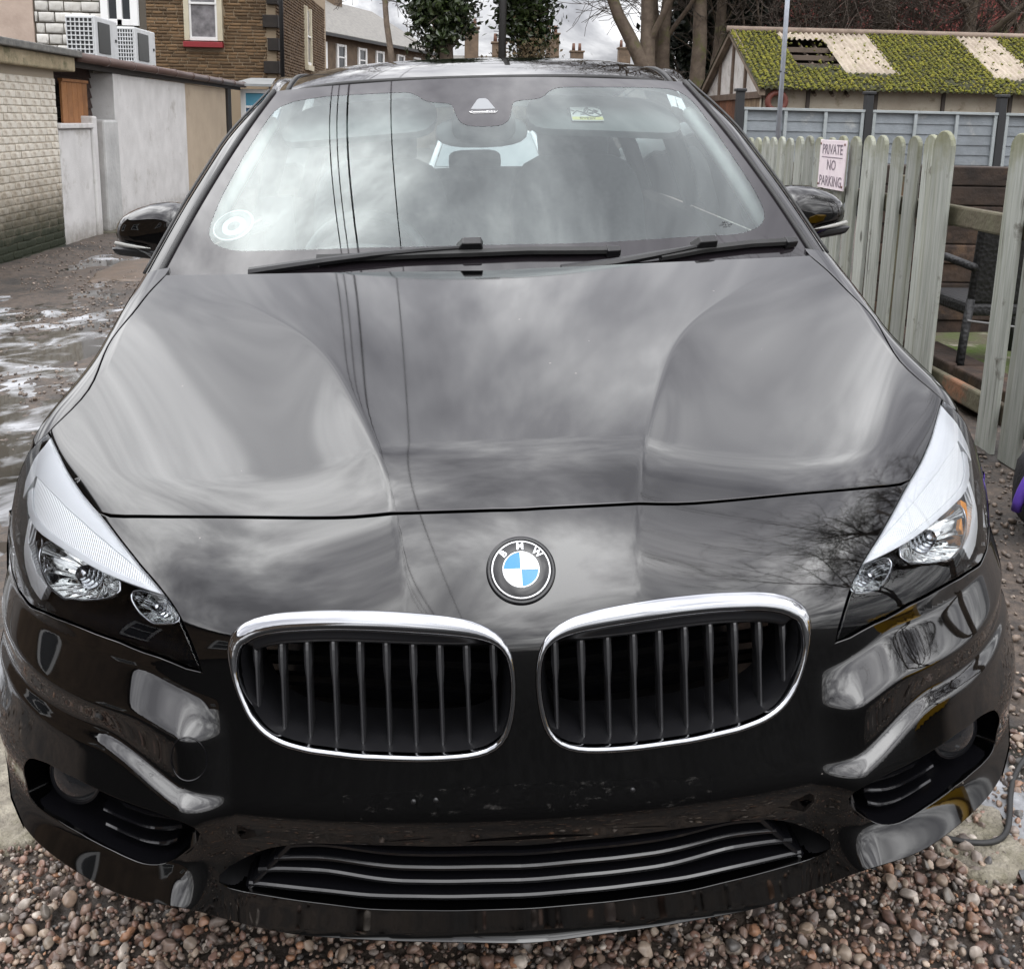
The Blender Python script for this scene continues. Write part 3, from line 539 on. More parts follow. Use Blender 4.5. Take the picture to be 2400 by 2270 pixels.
for s in (1,-1):
    mv=lambda f: (lambda a,b: tuple(q*[s,1,1] for q in f(a,b)))
    p=resamp(headl,.01); P,Nn=msolve(p[:,0],p[:,1]); c=P.mean(0); n=len(P)
    a=P-Nn*.004; d=c+(P-c)*.9+np.array([-.02,.11,-.02])
    V=np.vstack([a,d,[d.mean(0)]])*[s,1,1]; F=[]
    for i in range(n):
        j=(i+1)%n; F+= [(i,j,n+j,n+i),(n+i,n+j,2*n)]
    H=mesh_obj('headlamp',V,F,GLOSSP,CAR,True)
    surf_panel('lens',mv(S0),inset(headl,.0025),[],.009,LENS,H,flange=.008)
    # upper silver bezel: plain band, ribbed band and rim
    up=chain([(.862,.872),(.866,.905),(.852,.945),(.832,.966)],hl_hood,hl_nose[:int(len(hl_nose)*.62)],split[::-1])
    band=np.array(up); surf_panel('plain_bezel',mv(Soff(.010)),inset(band,.001),[],.01,SILVER,H,flange=.01)
    low=chain(split,blow[::-1]); low=np.array(low)
    rimw=.011
    inner=blow.copy(); e=np.gradient(blow,axis=0); nrm=np.stack([e[:,1],-e[:,0]],-1); nrm/=np.linalg.norm(nrm,axis=1,keepdims=True)
    if (nrm[5]@(np.array([.7,.80])-blow[5]))<0: nrm=-nrm
    taper=np.linspace(1,.35,len(blow))[:,None]
    inner=blow+nrm*rimw*taper
    surf_panel('ribbed_bezel',mv(Soff(.013)),inset(np.array(chain(split,inner[::-1])),.0006),[],.008,RIBS,H,flange=.004)
    surf_panel('bezel_rim',mv(Soff(.009)),np.array(chain(inner,blow[::-1])),[],.006,SILVER,H,flange=.02)
    # reflector bowls
    for nm,poly,dep in (('main_reflector',smooth_poly(OUT['bowl_out'],2),.075),('inner_reflector',smooth_poly(OUT['bowl_in'],2),.05)):
        q=resamp(poly,.006); P,Nn=msolve(q[:,0],q[:,1],.016); c=P.mean(0); n=len(P); rows=[]
        ax=np.array([-.25,.75,-.6])*dep
        an_=np.arange(n)*2*np.pi/n
        for r in np.linspace(1,.04,10): rows.append(c+(P-c)*r+ax*(1-r**2)*(1+.05*r*(1-r)*4*np.sign(np.sin(an_*13))[:,None]))
        V=np.stack(rows,1).reshape(-1,3)*[s,1,1]; m_=10
        F=[(i*m_+j,((i+1)%n)*m_+j,((i+1)%n)*m_+j+1,i*m_+j+1) for i in range(n) for j in range(m_-1)]
        B=mesh_obj(nm,V,F,REFL,H,True)
        tv,tf=tube_geo(P*[s,1,1],.0022,6,False,True); mesh_obj('reflector_rim',tv,tf,CHROME,H,True)
        # bulb shade: ribbed chrome barrel with cap
        mb=MB(); bc=c+ax*.62; R=.020 if dep>.06 else .011; axn=ax/np.linalg.norm(ax); b1=np.cross(axn,[0,0,1.]); b1/=np.linalg.norm(b1); b2=np.cross(b1,axn)
        for k in range(4):
            cc=bc-axn*(.008*k)
            ring=[cc+(b1*np.cos(t)+b2*np.sin(t))*R*(1-.14*k) for t in np.linspace(0,2*np.pi,18,endpoint=False)]
            V1=np.array(ring)*[s,1,1]; V2=(np.array(ring)-axn*.006)*[s,1,1]
            mb.add(np.vstack([V1,V2]),[(i,(i+1)%18,18+(i+1)%18,18+i) for i in range(18)]+[tuple(range(18,36))])
        mb.build('bulb_shade',DCHROME if dep>.06 else CHROME,H,True)
    # daytime light guide along the outer edge, amber marker behind it
    dr=OUT['drl'].copy(); dr=np.vstack([dr[0]+[.0,.05],dr]); e=np.gradient(dr,axis=0); nr_=np.stack([e[:,1],-e[:,0]],-1); nr_/=np.linalg.norm(nr_,axis=1,keepdims=True)
    if nr_[5][0]>0: nr_=-nr_
    wdt=.020*np.interp(np.linspace(0,1,len(dr)),[0,.3,1],[.35,1,1])[:,None]
    surf_panel('light_guide',mv(Soff(.014)),np.array(chain(dr,(dr+nr_*wdt)[::-1])),[],.006,RIBS,H,flange=.01)
    surf_panel('amber_marker',mv(Soff(.022)),np.array(chain(dr[1:8]+nr_[1:8]*.021,(dr[1:8]+nr_[1:8]*.036)[::-1])),[],.006,AMBER if s>0 else DCHROME,H,flange=.006)
# ---- badge
bc,bn=msolve(np.array([0.]),np.array([.5735])); bc,bn=bc[0],bn[0]
be1=np.array([1.,0,0]); be2=np.cross(bn,be1); be2/=np.linalg.norm(be2)
if be2[2]<0: be2=-be2
def disc(name,rr,hh,material,parent,n=64,cap=True,a0=0,a1=2*np.pi):
    an=np.linspace(a0,a1,n,endpoint=(a1-a0)<6.2); V=[]
    for t in an:
        for r,h in zip(rr,hh): V.append(bc+(be1*np.cos(t)+be2*np.sin(t))*r+bn*h)
    k=len(rr); full=(a1-a0)>6.2; F=[]
    for i in range(len(an) if full else len(an)-1):
        for j in range(k-1):
            b=((i+1)%len(an)); F.append((i*k+j,b*k+j,b*k+j+1,i*k+j+1))
    return mesh_obj(name,V,F,material,parent,True)
BADGE=disc('badge',[.0475,.0475,.0455,.0420,.0415],[-.006,.0012,.0032,.0030,.0022],GLOSSP,CAR)
EB=mat('badge_black',(.012,.012,.013),.12); EW=mat('badge_white',(.82,.84,.86),.18); EBL=mat('badge_blue',(.02,.20,.70),.15); ECH=mat('badge_silver',(.86,.87,.88),.18,.35)
disc('badge_face',[.0420,.0400,.024,.0005],[.0022,.0036,.0046,.0050],EB,BADGE)
disc('outer_ring',[.0404,.0400,.0386,.0382],[.0034,.0048,.0048,.0036],ECH,BADGE)
disc('inner_ring',[.0254,.0250,.0238,.0234],[.0044,.0058,.0058,.0048],ECH,BADGE)
for i in range(4): disc('quarter',[.0236,.0008],[.0054,.0060],EBL if i in (1,3) else EW,BADGE,14,True,i*math.pi/2+.03,(i+1)*math.pi/2-.03)
mb=MB()
for e_,f_ in ((be1,be2),(be2,be1)):
    P=[]
    for h in (.0050,.0064):
        for a,b in ((-1,-1),(1,-1),(1,1),(-1,1)): P.append(bc+e_*a*.0238+f_*b*.0006+bn*h)
    mb.hexa(P)
mb.build('cross_bar',ECH,BADGE)
for ch,ang in (('B',math.radians(136)),('M',math.radians(90)),('W',math.radians(44))):
    r=.0318; o=text_obj('letter',ch,.0135,EW,BADGE,(0,0,0),(0,0,0),.0004,bold=.0004)
    tx=-be1*math.sin(ang)*-1+be2*-math.cos(ang); up=be1*math.cos(ang)+be2*math.sin(ang); xx=np.cross(up,bn); ct=bc+up*r+bn*.0050
    o.matrix_local=Matrix(((xx[0],up[0],bn[0],ct[0]),(xx[1],up[1],bn[1],ct[1]),(xx[2],up[2],bn[2],ct[2]),(0,0,0,1)))
# tow eye cover on the bumper (a circle let into the paint)
tow=np.array([(TOWX+.024*np.cos(t),TOWT+.024*np.sin(t)) for t in np.linspace(0,2*np.pi,40,endpoint=False)])
P,Nn=msolve(-tow[:,0],tow[:,1]); tv,tf=tube_geo(P+Nn*.0003,.0011,6,False,True); mesh_obj('tow_eye_cover_seam',tv,tf,GLOSSP,CAR,True)
# ---- front wings with the upper side of the body
for s in (1,-1):
    outer=np.array([(.845,.965),(.858,.985),(.848,1.03),(.832,1.08),(.815,1.15),(.803,1.22),(.797,1.30),(.794,1.40),(.792,1.52)])
    inner=np.vstack([fend,[(.735,1.535)]])
    poly=np.array(chain(inner,outer[::-1],[(.828,.976)]))
    W_=surf_panel('front_wing',lambda a,b: tuple(q*[s,1,1] for q in msolve(a,b)),inset(poly,.0028),[],.012,PAINT,CAR,flange=.012)
    # the wing's side, down to the wheel arch
    ob=resamp(np.vstack([hl_out[4:8],outer]),.02,False); P,Nn=msolve(ob[:,0],ob[:,1]); rows=[P]
    for f in (.15,.35,.6,1.0):
        q=P.copy(); q[:,0]=P[:,0]+(.898-P[:,0])*(1-(1-min(1,f*1.3))**2); q[:,2]=P[:,2]+(.52-P[:,2])*f; rows.append(q)
    V=np.stack(rows,1).reshape(-1,3)*[s,1,1]; F=grid_faces(len(P),5)
    if s>0: F=[f[::-1] for f in F]
    mesh_obj('wing_side',V,F,PAINT,W_,True)
    # bumper return towards the wheel
    ob=resamp(np.vstack([side_low,[(.7563,.3386)]]),.02,False); P,Nn=msolve(ob[:,0],ob[:,1]); q=P.copy(); q[:,1]=.56; q[:,0]=np.maximum(q[:,0],.87)
    V=np.stack([P,(P+q)/2+[.012,0,0],q],1).reshape(-1,3)*[s,1,1]; F=grid_faces(len(P),3)
    mesh_obj('bumper_return',V,F if s>0 else [f[::-1] for f in F],PAINT,W_,True)
mb=MB(); mb.box((-.62,.34,.20),(.62,4.2,.22)); mb.build('undertray',PLAS,CAR)
mb=MB(); mb.box((-.52,.32,.30),(.52,.36,.70)); mb.build('engine_bay',PLAS,CAR); mb=MB(); mb.box((-.58,.42,.58),(.58,.95,.68)); mb.build('engine_cover',PLAS,CAR)

# faint adhesive residue where the number plate was
RSD=bpy.data.materials.new('plate_residue'); RSD.use_nodes=True; t_=RSD.node_tree; t_.nodes.clear(); o_=t_.nodes.new('ShaderNodeOutputMaterial'); mx_=t_.nodes.new('ShaderNodeMixShader'); tr_=t_.nodes.new('ShaderNodeBsdfTransparent'); df_=t_.nodes.new('ShaderNodeBsdfDiffuse'); df_.inputs[0].default_value=(.10,.095,.09,1)
tc_=t_.nodes.new('ShaderNodeTexCoord'); mp_=t_.nodes.new('ShaderNodeMapping'); mp_.inputs['Scale'].default_value=(1,.3,2.2); n_=t_.nodes.new('ShaderNodeTexNoise'); n_.inputs['Scale'].default_value=34; n_.inputs['Detail'].default_value=9; n_.inputs['Roughness'].default_value=.75; t_.links.new(tc_.outputs['Object'],mp_.inputs[0]); t_.links.new(mp_.outputs[0],n_.inputs['Vector'])
mr_=t_.nodes.new('ShaderNodeMapRange'); t_.links.new(n_.outputs[0],mr_.inputs[0]); mr_.inputs[1].default_value=.58; mr_.inputs[2].default_value=.72; mr_.inputs[3].default_value=0.; mr_.inputs[4].default_value=.5; t_.links.new(mr_.outputs[0],mx_.inputs[0]); t_.links.new(tr_.outputs[0],mx_.inputs[1]); t_.links.new(df_.outputs[0],mx_.inputs[2]); t_.links.new(mx_.outputs[0],o_.inputs[0])
surf_panel('plate_residue',Soff(-.0006),np.array([(-.25,.292),(.25,.292),(.25,.325),(-.25,.325)]),[],.012,RSD,CAR,flange=0)
for x_ in (-.155,-.125,.14):
    P,Nn=msolve(np.array([x_]),np.array([.312])); tv,tf=tube_geo([P[0]-Nn[0]*.002,P[0]+Nn[0]*.0012],.0035,10); mesh_obj('screw_plug',tv,tf,PLAS,CAR,True)
# ------------------------------------------------------------------ car: windscreen, roof, cabin, sides
def Wsc(u,v,off=0.):
    u=np.asarray(u,float); v=np.asarray(v,float)
    def W(u,v):
        B=np.stack([.775*u,1.03+.15*u*u,.995+.012*u*u],-1); T=np.stack([.572*u,1.655+.065*u*u,1.459-.022*u*u],-1)
        P=B+(T-B)*v[...,None]; b=v*(1-v)*4*.022; P[...,1]-=b*.6; P[...,2]+=b*.8
        return P
    e=1e-3; P=W(u,v); Nn=np.cross(W(u+e,v)-W(u-e,v),W(u,v+e)-W(u,v-e)); Nn/=np.linalg.norm(Nn,axis=-1,keepdims=True)
    return P+Nn*off,Nn
def wsoff(o): return lambda a,b: Wsc(a,b,o)
frit=np.array([[-0.915,0.201],[-0.898,0.168],[-0.87,0.139],[-0.83,0.124],[-0.785,0.115],[-0.618,0.124],[-0.389,0.135],[-0.028,0.138],[0.327,0.13],[0.619,0.131],[0.793,0.125],[0.87,0.145],[0.911,0.181],[0.929,0.222],[0.939,0.315],[0.946,0.569],[0.955,0.80],[0.952,0.87],[0.93,0.92],[0.88,0.94],[0.743,0.939],[0.338,0.927],[0.298,0.898],[0.26,0.853],[0.13,0.838],[0.118,0.775],[0.099,0.712],[0.066,0.691],[-0.017,0.689],[-0.073,0.696],[-0.103,0.719],[-0.121,0.778],[-0.135,0.831],[-0.246,0.848],[-0.298,0.895],[-0.33,0.917],[-0.719,0.924],[-0.864,0.906],[-0.911,0.876],[-0.93,0.826],[-0.935,0.58],[-0.93,0.337]])
full=np.array([(-1,0),(1,0),(1,1),(-1,1)],float)
frit=resamp(smooth_poly(resamp(frit,.02),2),.012)
GW=surf_panel('windscreen',wsoff(-.0005),inset(frit,-.004),[],.025,GLASS,CAR,flange=0)
FRIT=mat('windscreen_frit',(.012,.010,.012),.03,ior=1.62)
FO=surf_panel('black_border',wsoff(0),full,[frit[::-1]],.025,FRIT,GW,flange=.003,fl_holes=0)
tri=np.array([(-.053,.793),(-.024,.85),(-.016,.857),(.012,.857),(.02,.85),(.049,.793)])
surf_panel('sensor_window',wsoff(.001),tri,[],.02,mat('sensor_window',(.22,.23,.24),.3),GW,flange=.001)
def on_ws(u,v,off):
    P,Nn=Wsc(np.array([u]),np.array([v]),off); n=Nn[0]; a,_=Wsc(np.array([u+.01]),np.array([v])); b,_=Wsc(np.array([u-.01]),np.array([v])); x=(a-b)[0]; x/=np.linalg.norm(x); y=np.cross(n,x)
    return Matrix(((x[0],y[0],n[0],P[0][0]),(x[1],y[1],n[1],P[0][1]),(x[2],y[2],n[2],P[0][2]),(0,0,0,1)))
WHITEINK=mat('white_print',(.80,.80,.80),.5); BLACKINK=mat('black_print',(.02,.02,.02),.5)
o=text_obj('lettering','ConnectedDrive',.0095,WHITEINK,GW,(0,0,0),(0,0,0),.0002,bold=.0002); o.matrix_local=on_ws(-.003,.775,.001)
ul=np.array([(-.060,.778),(-.055,.770),(-.045,.7655),(.043,.7655),(.052,.769),(.058,.777)]); P,_=Wsc(ul[:,0],ul[:,1],.001)
tv,tf=tube_geo(P,.0009,5); mesh_obj('underline',tv,tf,WHITEINK,GW)
for dy,txt,sz in ((0.012,'BMW',.006),(.004,'LAMINATED GLASS',.004),(-.003,'43R-001583',.004)):
    o=text_obj('glass_mark',txt,sz,BLACKINK,GW,(0,0,0),(0,0,0),.0001); o.matrix_local=on_ws(.765,.165+dy*1.2,.0006)
# rubber seal round the glass, and A pillars
RAIL=[(.588,1.78,1.430),(.618,2.10,1.487),(.630,2.50,1.503),(.635,3.00,1.478),(.605,3.55,1.395),(.58,3.90,1.30)]
for s in (1,-1):
    v=np.linspace(-.02,1,24); E,_=Wsc(np.full(24,1.0),v,.002)
    tv,tf=tube_geo(E*[s,1,1],.007,6); mesh_obj('windscreen_seal',tv,tf,RUBBER,GW,True)
    O=np.stack([np.interp(v,[-.02,.3,.6,.85,1],[.822,.762,.696,.632,.588]),np.interp(v,[-.02,.5,1],[1.29,1.56,1.785]),np.interp(v,[-.02,.5,.85,1],[.985,1.215,1.372,1.428])],-1)
    rows=[]
    for f in np.linspace(0,1,9):
        m_=E*(1-f)+O*f; bulge=np.sin(f*np.pi)
        m_=m_+np.array([.012,-.012,.016])*bulge**.8*(1-.85*sstep(.6,1.,v))[:,None]+np.array([.005,-.002,.002]); rows.append(m_)
    rows.append(O+np.array([.004,.02,-.012]))
    V=np.stack(rows,1).reshape(-1,3)*[s,1,1]; F=grid_faces(24,len(rows))
    if s>0: F=[f[::-1] for f in F]
    AP=mesh_obj('pillar',V,F,PAINT,CAR,True)
    tv,tf=tube_geo((rows[3]+np.array([0.003,-.002,.003]))*[s,1,1],.0035,6); mesh_obj('pillar_seam',tv,tf,RUBBER,AP,True)
    # interior pillar trim, pale
    mb=MB(); inn=(E+np.array([-.035,.05,-.02]))[:20]; tv,tf=tube_geo(inn*[s,1,1],np.linspace(.035,.022,20),8); 
    mesh_obj('pillar_trim',tv,tf,mat('pale_trim',(.62,.63,.61),.8,vary=(.56,.57,.56),vscale=20),AP,True)
# roof
ry=spl([1.60,1.70,1.9,2.3,2.7,3.2,3.78],[1.445,1.472,1.512,1.549,1.553,1.53,1.445])
def Roof(u,v):
    u=np.asarray(u,float); v=np.asarray(v,float); xw=np.interp(v,[0,.2,.6,1],[.572,.598,.612,.57]); y=1.672+.065*u*u+(3.80-1.672-.065*u*u)*v
    a=np.abs(u); z=ry(y)-.028*a**2-.030*a**6-.002
    return np.stack([xw*u,y,z],-1)
nu,nv=49,40; U,Vv=np.meshgrid(np.linspace(-1,1,nu),np.linspace(0,1,nv)**1.15,indexing='ij'); P=Roof(U,Vv)
e=1e-3; Nr=np.cross(Roof(U+e,Vv)-Roof(U-e,Vv),Roof(U,Vv+e)-Roof(U,Vv-e)); Nr/=np.linalg.norm(Nr,axis=-1,keepdims=True)
RO=mesh_obj('roof',P.reshape(-1,3),grid_faces(nu,nv),PAINT,CAR,True,normals=Nr.reshape(-1,3))
tv,tf=tube_geo(Roof(np.linspace(-1,1,40),np.zeros(40))+np.array([0,-.008,-.004]),.008,6); mesh_obj('roof_seal',tv,tf,RUBBER,RO,True)
mesh_obj('headliner',P.reshape(-1,3)-[0,0,.03],grid_faces(nu,nv),mat('pale_trim',(.62,.63,.61)),RO,True)
rl=spl([p[1] for p in RAIL],[p[0] for p in RAIL]); rz=spl([p[1] for p in RAIL],[p[2] for p in RAIL])
for s in (1,-1):
    yy=np.linspace(1.755,3.9,40); R1=np.stack([rl(yy),yy,rz(yy)],-1)
    tv,tf=tube_geo(Roof(np.full(30,.945),np.linspace(0,1,30))*[s,1,1]+[0,0,.003],.006,6); mesh_obj('roof_seam',tv,tf,RUBBER,RO,True)
    # roof side rail between roof skin and door glass
    E=Roof(np.full(40,1.0),np.clip((yy-1.737)/(3.8-1.737),0,1)); rows=[E,E*.6+R1*.4+np.array([.012,0,.006]),R1+np.array([.012,0,0]),R1+np.array([.005,0,-.03])]
    V=np.stack(rows,1).reshape(-1,3)*[s,1,1]; F=grid_faces(40,4); mesh_obj('roof_rail',V,F if s<0 else [f[::-1] for f in F],PAINT,RO,True)
    # body side: door skins, belt, sill
    ys=np.array([1.14,1.5,2.0,2.6,3.2,3.7,4.0,4.2,4.30]); sec=[(.800,.995),(.835,.965),(.868,.90),(.893,.78),(.900,.62),(.893,.45),(.865,.25)]
    nar=np.array([1,1,1,1,.995,.985,.95,.90,.80]); V=[]
    for y,k in zip(ys,nar):
        for x,z in sec: V.append((x*k*s,y,z+.03*max(0,(y-1.1)/3)*(1 if z>.7 else 0)))
    F=grid_faces(len(ys),len(sec)); BS=mesh_obj('body_side',V,F if s<0 else [f[::-1] for f in F],PAINT,CAR,True)
    for q in (1.52,2.62): 
        tv,tf=tube_geo([(x*s+.001*s,q,z+.03*max(0,(q-1.1)/3)*(1 if z>.7 else 0)) for x,z in sec],.003,5); mesh_obj('door_gap',tv,tf,RUBBER,BS,True)
    mb=MB(); mb.hexa([(.895*s,2.40,.83),(.91*s,2.40,.83),(.91*s,2.58,.83),(.895*s,2.58,.83),(.895*s,2.40,.855),(.91*s,2.40,.855),(.91*s,2.58,.855),(.895*s,2.58,.855)]); mb.build('door_handle',PAINT,BS,bevel=.006)
    # side glass
    yy=np.linspace(1.30,3.85,40); low=np.stack([np.interp(yy,[1.3,3.0,3.85],[.795,.80,.74]),yy,1.0+.03*(yy-1.1)/3],-1)
    rzv=np.where(yy<1.82,np.interp(yy,[1.30,1.81],[1.0,1.425]),rz(yy)-.01); rxv=np.where(yy<1.82,np.interp(yy,[1.30,1.81],[.80,.625]),rl(yy)); top=np.stack([rxv,yy,rzv],-1)
    V=np.stack([low,(low+top)/2+[.012,0,0],top],1).reshape(-1,3)*[s,1,1]; F=grid_faces(40,3)
    SG=mesh_obj('side_window',V,F,DARKGL,CAR,True)
    mb=MB()
    for q in (2.60,3.45):
        a=np.array([np.interp(q,yy,low[:,0]),q,low[0,2]+.02]); b=np.array([rl(q),q+.03,rz(q)-.01])
        tv,tf=tube_geo(np.array([a,(a+b)/2+[.008,0,0],b])*[s,1,1],.035,8); mb.add(tv,tf)
    mb.build('door_pillar',PLAS,SG,True)['kind']='stuff'
    # wing mirror
    MR=[]
    for i,a in enumerate(np.linspace(0,1,17)):
        th=a*np.pi
        for b in np.linspace(0,2*np.pi,28,endpoint=False):
            cx,cz=np.cos(b),np.sin(b); ex=.62
            rx=np.sign(cx)*abs(cx)**ex; rz_=np.sign(cz)*abs(cz)**ex
            rr=np.sin(th)**.55; yy_=-np.cos(th)*.075
            x=rx*rr*.112; z=rz_*rr*.079
            z=z*(1-.22*max(0,x)/.112)+.012*(-x/.112) if z>0 else z*(1-.55*max(0,x)/.112)+.004
            MR.append((x,yy_+.025*x/.112*1.2,z))
    V=np.array(MR)+np.array([.900,1.615,1.068]); V=V*[s,1,1]; F=grid_faces(17,28)+[(i*28+27,(i+1)*28+27,(i+1)*28,i*28) for i in range(16)]
    if s<0: F=[f[::-1] for f in F]
    MO=mesh_obj('wing_mirror',V,F,PAINT,CAR,True)
    iv=[]; 
    for q in np.linspace(0,1,14):
        x=.998-.105*q; y=1.585-.040*np.sin(q*1.9)-.010; z=1.046-.012*q
        iv+=[(x,y,z-.0055*(1-q**3)),(x+.003,y-.004,z),(x,y,z+.0055*(1-q**3))]
    F=grid_faces(14,3); mesh_obj('indicator',np.array(iv)*[s,1,1],F if s<0 else [f[::-1] for f in F],mat('indicator_lens',(.34,.34,.32),.12),MO,True)
    mb=MB(); b0=[(.80,1.56,.985),(1.000,1.575,1.012),(1.000,1.66,1.012),(.80,1.69,.985),(.80,1.555,1.02),(1.015,1.565,1.036),(1.015,1.67,1.036),(.80,1.69,1.02)]
    mb.hexa([(x*s,y,z) for x,y,z in b0]); mb.build('mirror_foot',PLAS,MO,bevel=.012)
# tailgate with rear window opening, bumper
mb=MB()
mb.hexa([(-.80,4.16,.25),(.80,4.16,.25),(.74,4.34,.25),(-.74,4.34,.25),(-.78,4.10,1.06),(.78,4.10,1.06),(.72,4.22,1.06),(-.72,4.22,1.06)])
for s in (1,-1): mb.hexa([(s*.62,3.98,1.06),(s*.78,3.98,1.06),(s*.76,4.18,1.06),(s*.60,4.18,1.06),(s*.50,3.72,1.42),(s*.62,3.72,1.42),(s*.60,3.80,1.42),(s*.50,3.80,1.42)])
mb.build('tailgate',PAINT,CAR,bevel=.02)
mesh_obj('rear_window',[(-.62,4.12,1.06),(.62,4.12,1.06),(.52,3.76,1.43),(-.52,3.76,1.43)],[(0,1,2,3)],DARKGL,CAR)
# wheels
for s in (1,-1):
    for y in (.84,3.51):
        V=[];prof=((.10,.20),(.10,.30),(.085,.318),(-.085,.318),(-.10,.30),(-.10,.20)); n=40
        for a in np.linspace(0,2*np.pi,n,endpoint=False):
            for dx,r in prof: V.append((s*.78+dx,y+r*np.cos(a),.318+r*np.sin(a)))
        F=[(i*6+j,((i+1)%n)*6+j,((i+1)%n)*6+(j+1)%6,i*6+(j+1)%6) for i in range(n) for j in range(6)]
        T=mesh_obj('wheel',V,F,RUBBER,CAR,True)
        mb=MB()
        for k in range(5):
            a=k*2*np.pi/5; c,d=np.cos(a),np.sin(a); q=[]
            for dx in (.06,.085):
                for r,wd in ((.03,-.03),(.21,-.02),(.21,.02),(.03,.03)): q.append((s*(.78+dx),y+c*r-d*wd,.318+d*r+c*wd))
            mb.hexa(q)
        mb.build('rim',mat('alloy',(.45,.46,.48),.25,.9),T)
# ---- wipers
def wiper(path_uv,blade_uv,joint_uv,name='wiper'):
    pu=np.array(path_uv); P,Nn=Wsc(pu[:,0],pu[:,1],0); of=np.interp(np.linspace(0,1,len(pu)),[0,.5,1],[.006,.020,.022])[:,None]
    P=P+Nn*of; wd=np.interp(np.linspace(0,1,len(pu)),[0,.55,.75,1],[.011,.009,.006,.005]); V=[]
    for i in range(len(P)):
        t=P[min(i+1,len(P)-1)]-P[max(i-1,0)]; t/=np.linalg.norm(t); sd_=np.cross(Nn[i],t)
        for a,b in ((-1,-.005),(-.8,.004),(0,.007),(.8,.004),(1,-.005)): V.append(P[i]+sd_*a*wd[i]+Nn[i]*b)
    F=[(i*5+j,i*5+(j+1)%5,(i+1)*5+(j+1)%5,(i+1)*5+j) for i in range(len(P)-1) for j in range(5)]+[(0,1,2,3,4)[::-1],tuple((len(P)-1)*5+j for j in range(5))]
    WI=mesh_obj(name,V,F,PLAS,CAR,False)
    bu=np.array(blade_uv); n=26; q=np.linspace(0,1,n); d=np.linspace(0,1,len(bu)); uv=np.stack([np.interp(q,d,bu[:,0]),np.interp(q,d,bu[:,1])],-1)
    P,Nn=Wsc(uv[:,0],uv[:,1],0); V=[]
    for i in range(n):
        t=P[min(i+1,n-1)]-P[max(i-1,0)]; t/=np.linalg.norm(t); sd_=np.cross(Nn[i],t)
        for a,b in ((-.002,.001),(-.010,.012),(-.006,.020),(.004,.022),(.010,.013),(.002,.001)): V.append(P[i]+sd_*a+Nn[i]*b)
    F=[(i*6+j,i*6+(j+1)%6,(i+1)*6+(j+1)%6,(i+1)*6+j) for i in range(n-1) for j in range(6)]+[(5,4,3,2,1,0),tuple((n-1)*6+j for j in range(6))]
    mesh_obj('blade',V,F,RUBBER,WI,False)
    M=on_ws(*joint_uv,.028); mb=MB(); mb.hexa([M@Vector(p) for p in ((-.032,-.013,-.012),(.030,-.013,-.012),(.030,.013,-.012),(-.032,.013,-.012),(-.016,-.010,.012),(.026,-.010,.012),(.026,.010,.012),(-.016,.010,.012))]); mb.build('joint',PLAS,WI,bevel=.003)
    # end cap of the blade
    M=on_ws(bu[-1][0]-.015,bu[-1][1],.012); mb=MB(); mb.hexa([M@Vector(p) for p in ((-.02,-.012,-.010),(.014,-.011,-.010),(.014,.010,-.010),(-.02,.012,-.010),(-.02,-.010,.011),(.013,-.008,.009),(.013,.007,.009),(-.02,.010,.011))]); mb.build('end_cap',PLAS,WI,bevel=.003)
wiper([(-.72,.030),(-.62,.046),(-.5,.064),(-.35,.085),(-.2,.098),(-.08,.104)],[(-.52,.078),(-.2,.092),(.1,.096),(.383,.082)],(-.065,.112))
wiper([(.20,.030),(.36,.038),(.48,.048),(.57,.058),(.63,.066)],[(.50,.044),(.644,.062),(.80,.068),(.955,.060)],(.645,.074))
# ---- cabin
TRIM=mat('cabin_trim',(.035,.036,.038),.7,vary=(.05,.05,.052),vscale=40)
SEAT=mat('seat_fabric',(.055,.058,.062),.85,vary=(.085,.088,.092),vscale=60,bump=.2)
ys=np.linspace(1.16,1.78,10); V=[]
for i,y in enumerate(ys):
    for x in np.linspace(-.74,.74,17): V.append((x,y+.10*(x/.74)**2,.955+.02*math.sin(i/9*math.pi)-.10*max(0,(i-7)/2)+(.05*math.exp(-((x+.36)/.20)**2) if 4<i<8 else 0)))
DB=mesh_obj('dashboard',V,[f[::-1] for f in grid_faces(10,17)],mat('dash_top',(.06,.062,.065),.75,vary=(.085,.087,.09),vscale=90),CAR,True)
mb=MB(); mb.box((-.74,1.80,.40),(.74,1.86,.86)); mb.build('dash_front',TRIM,DB)
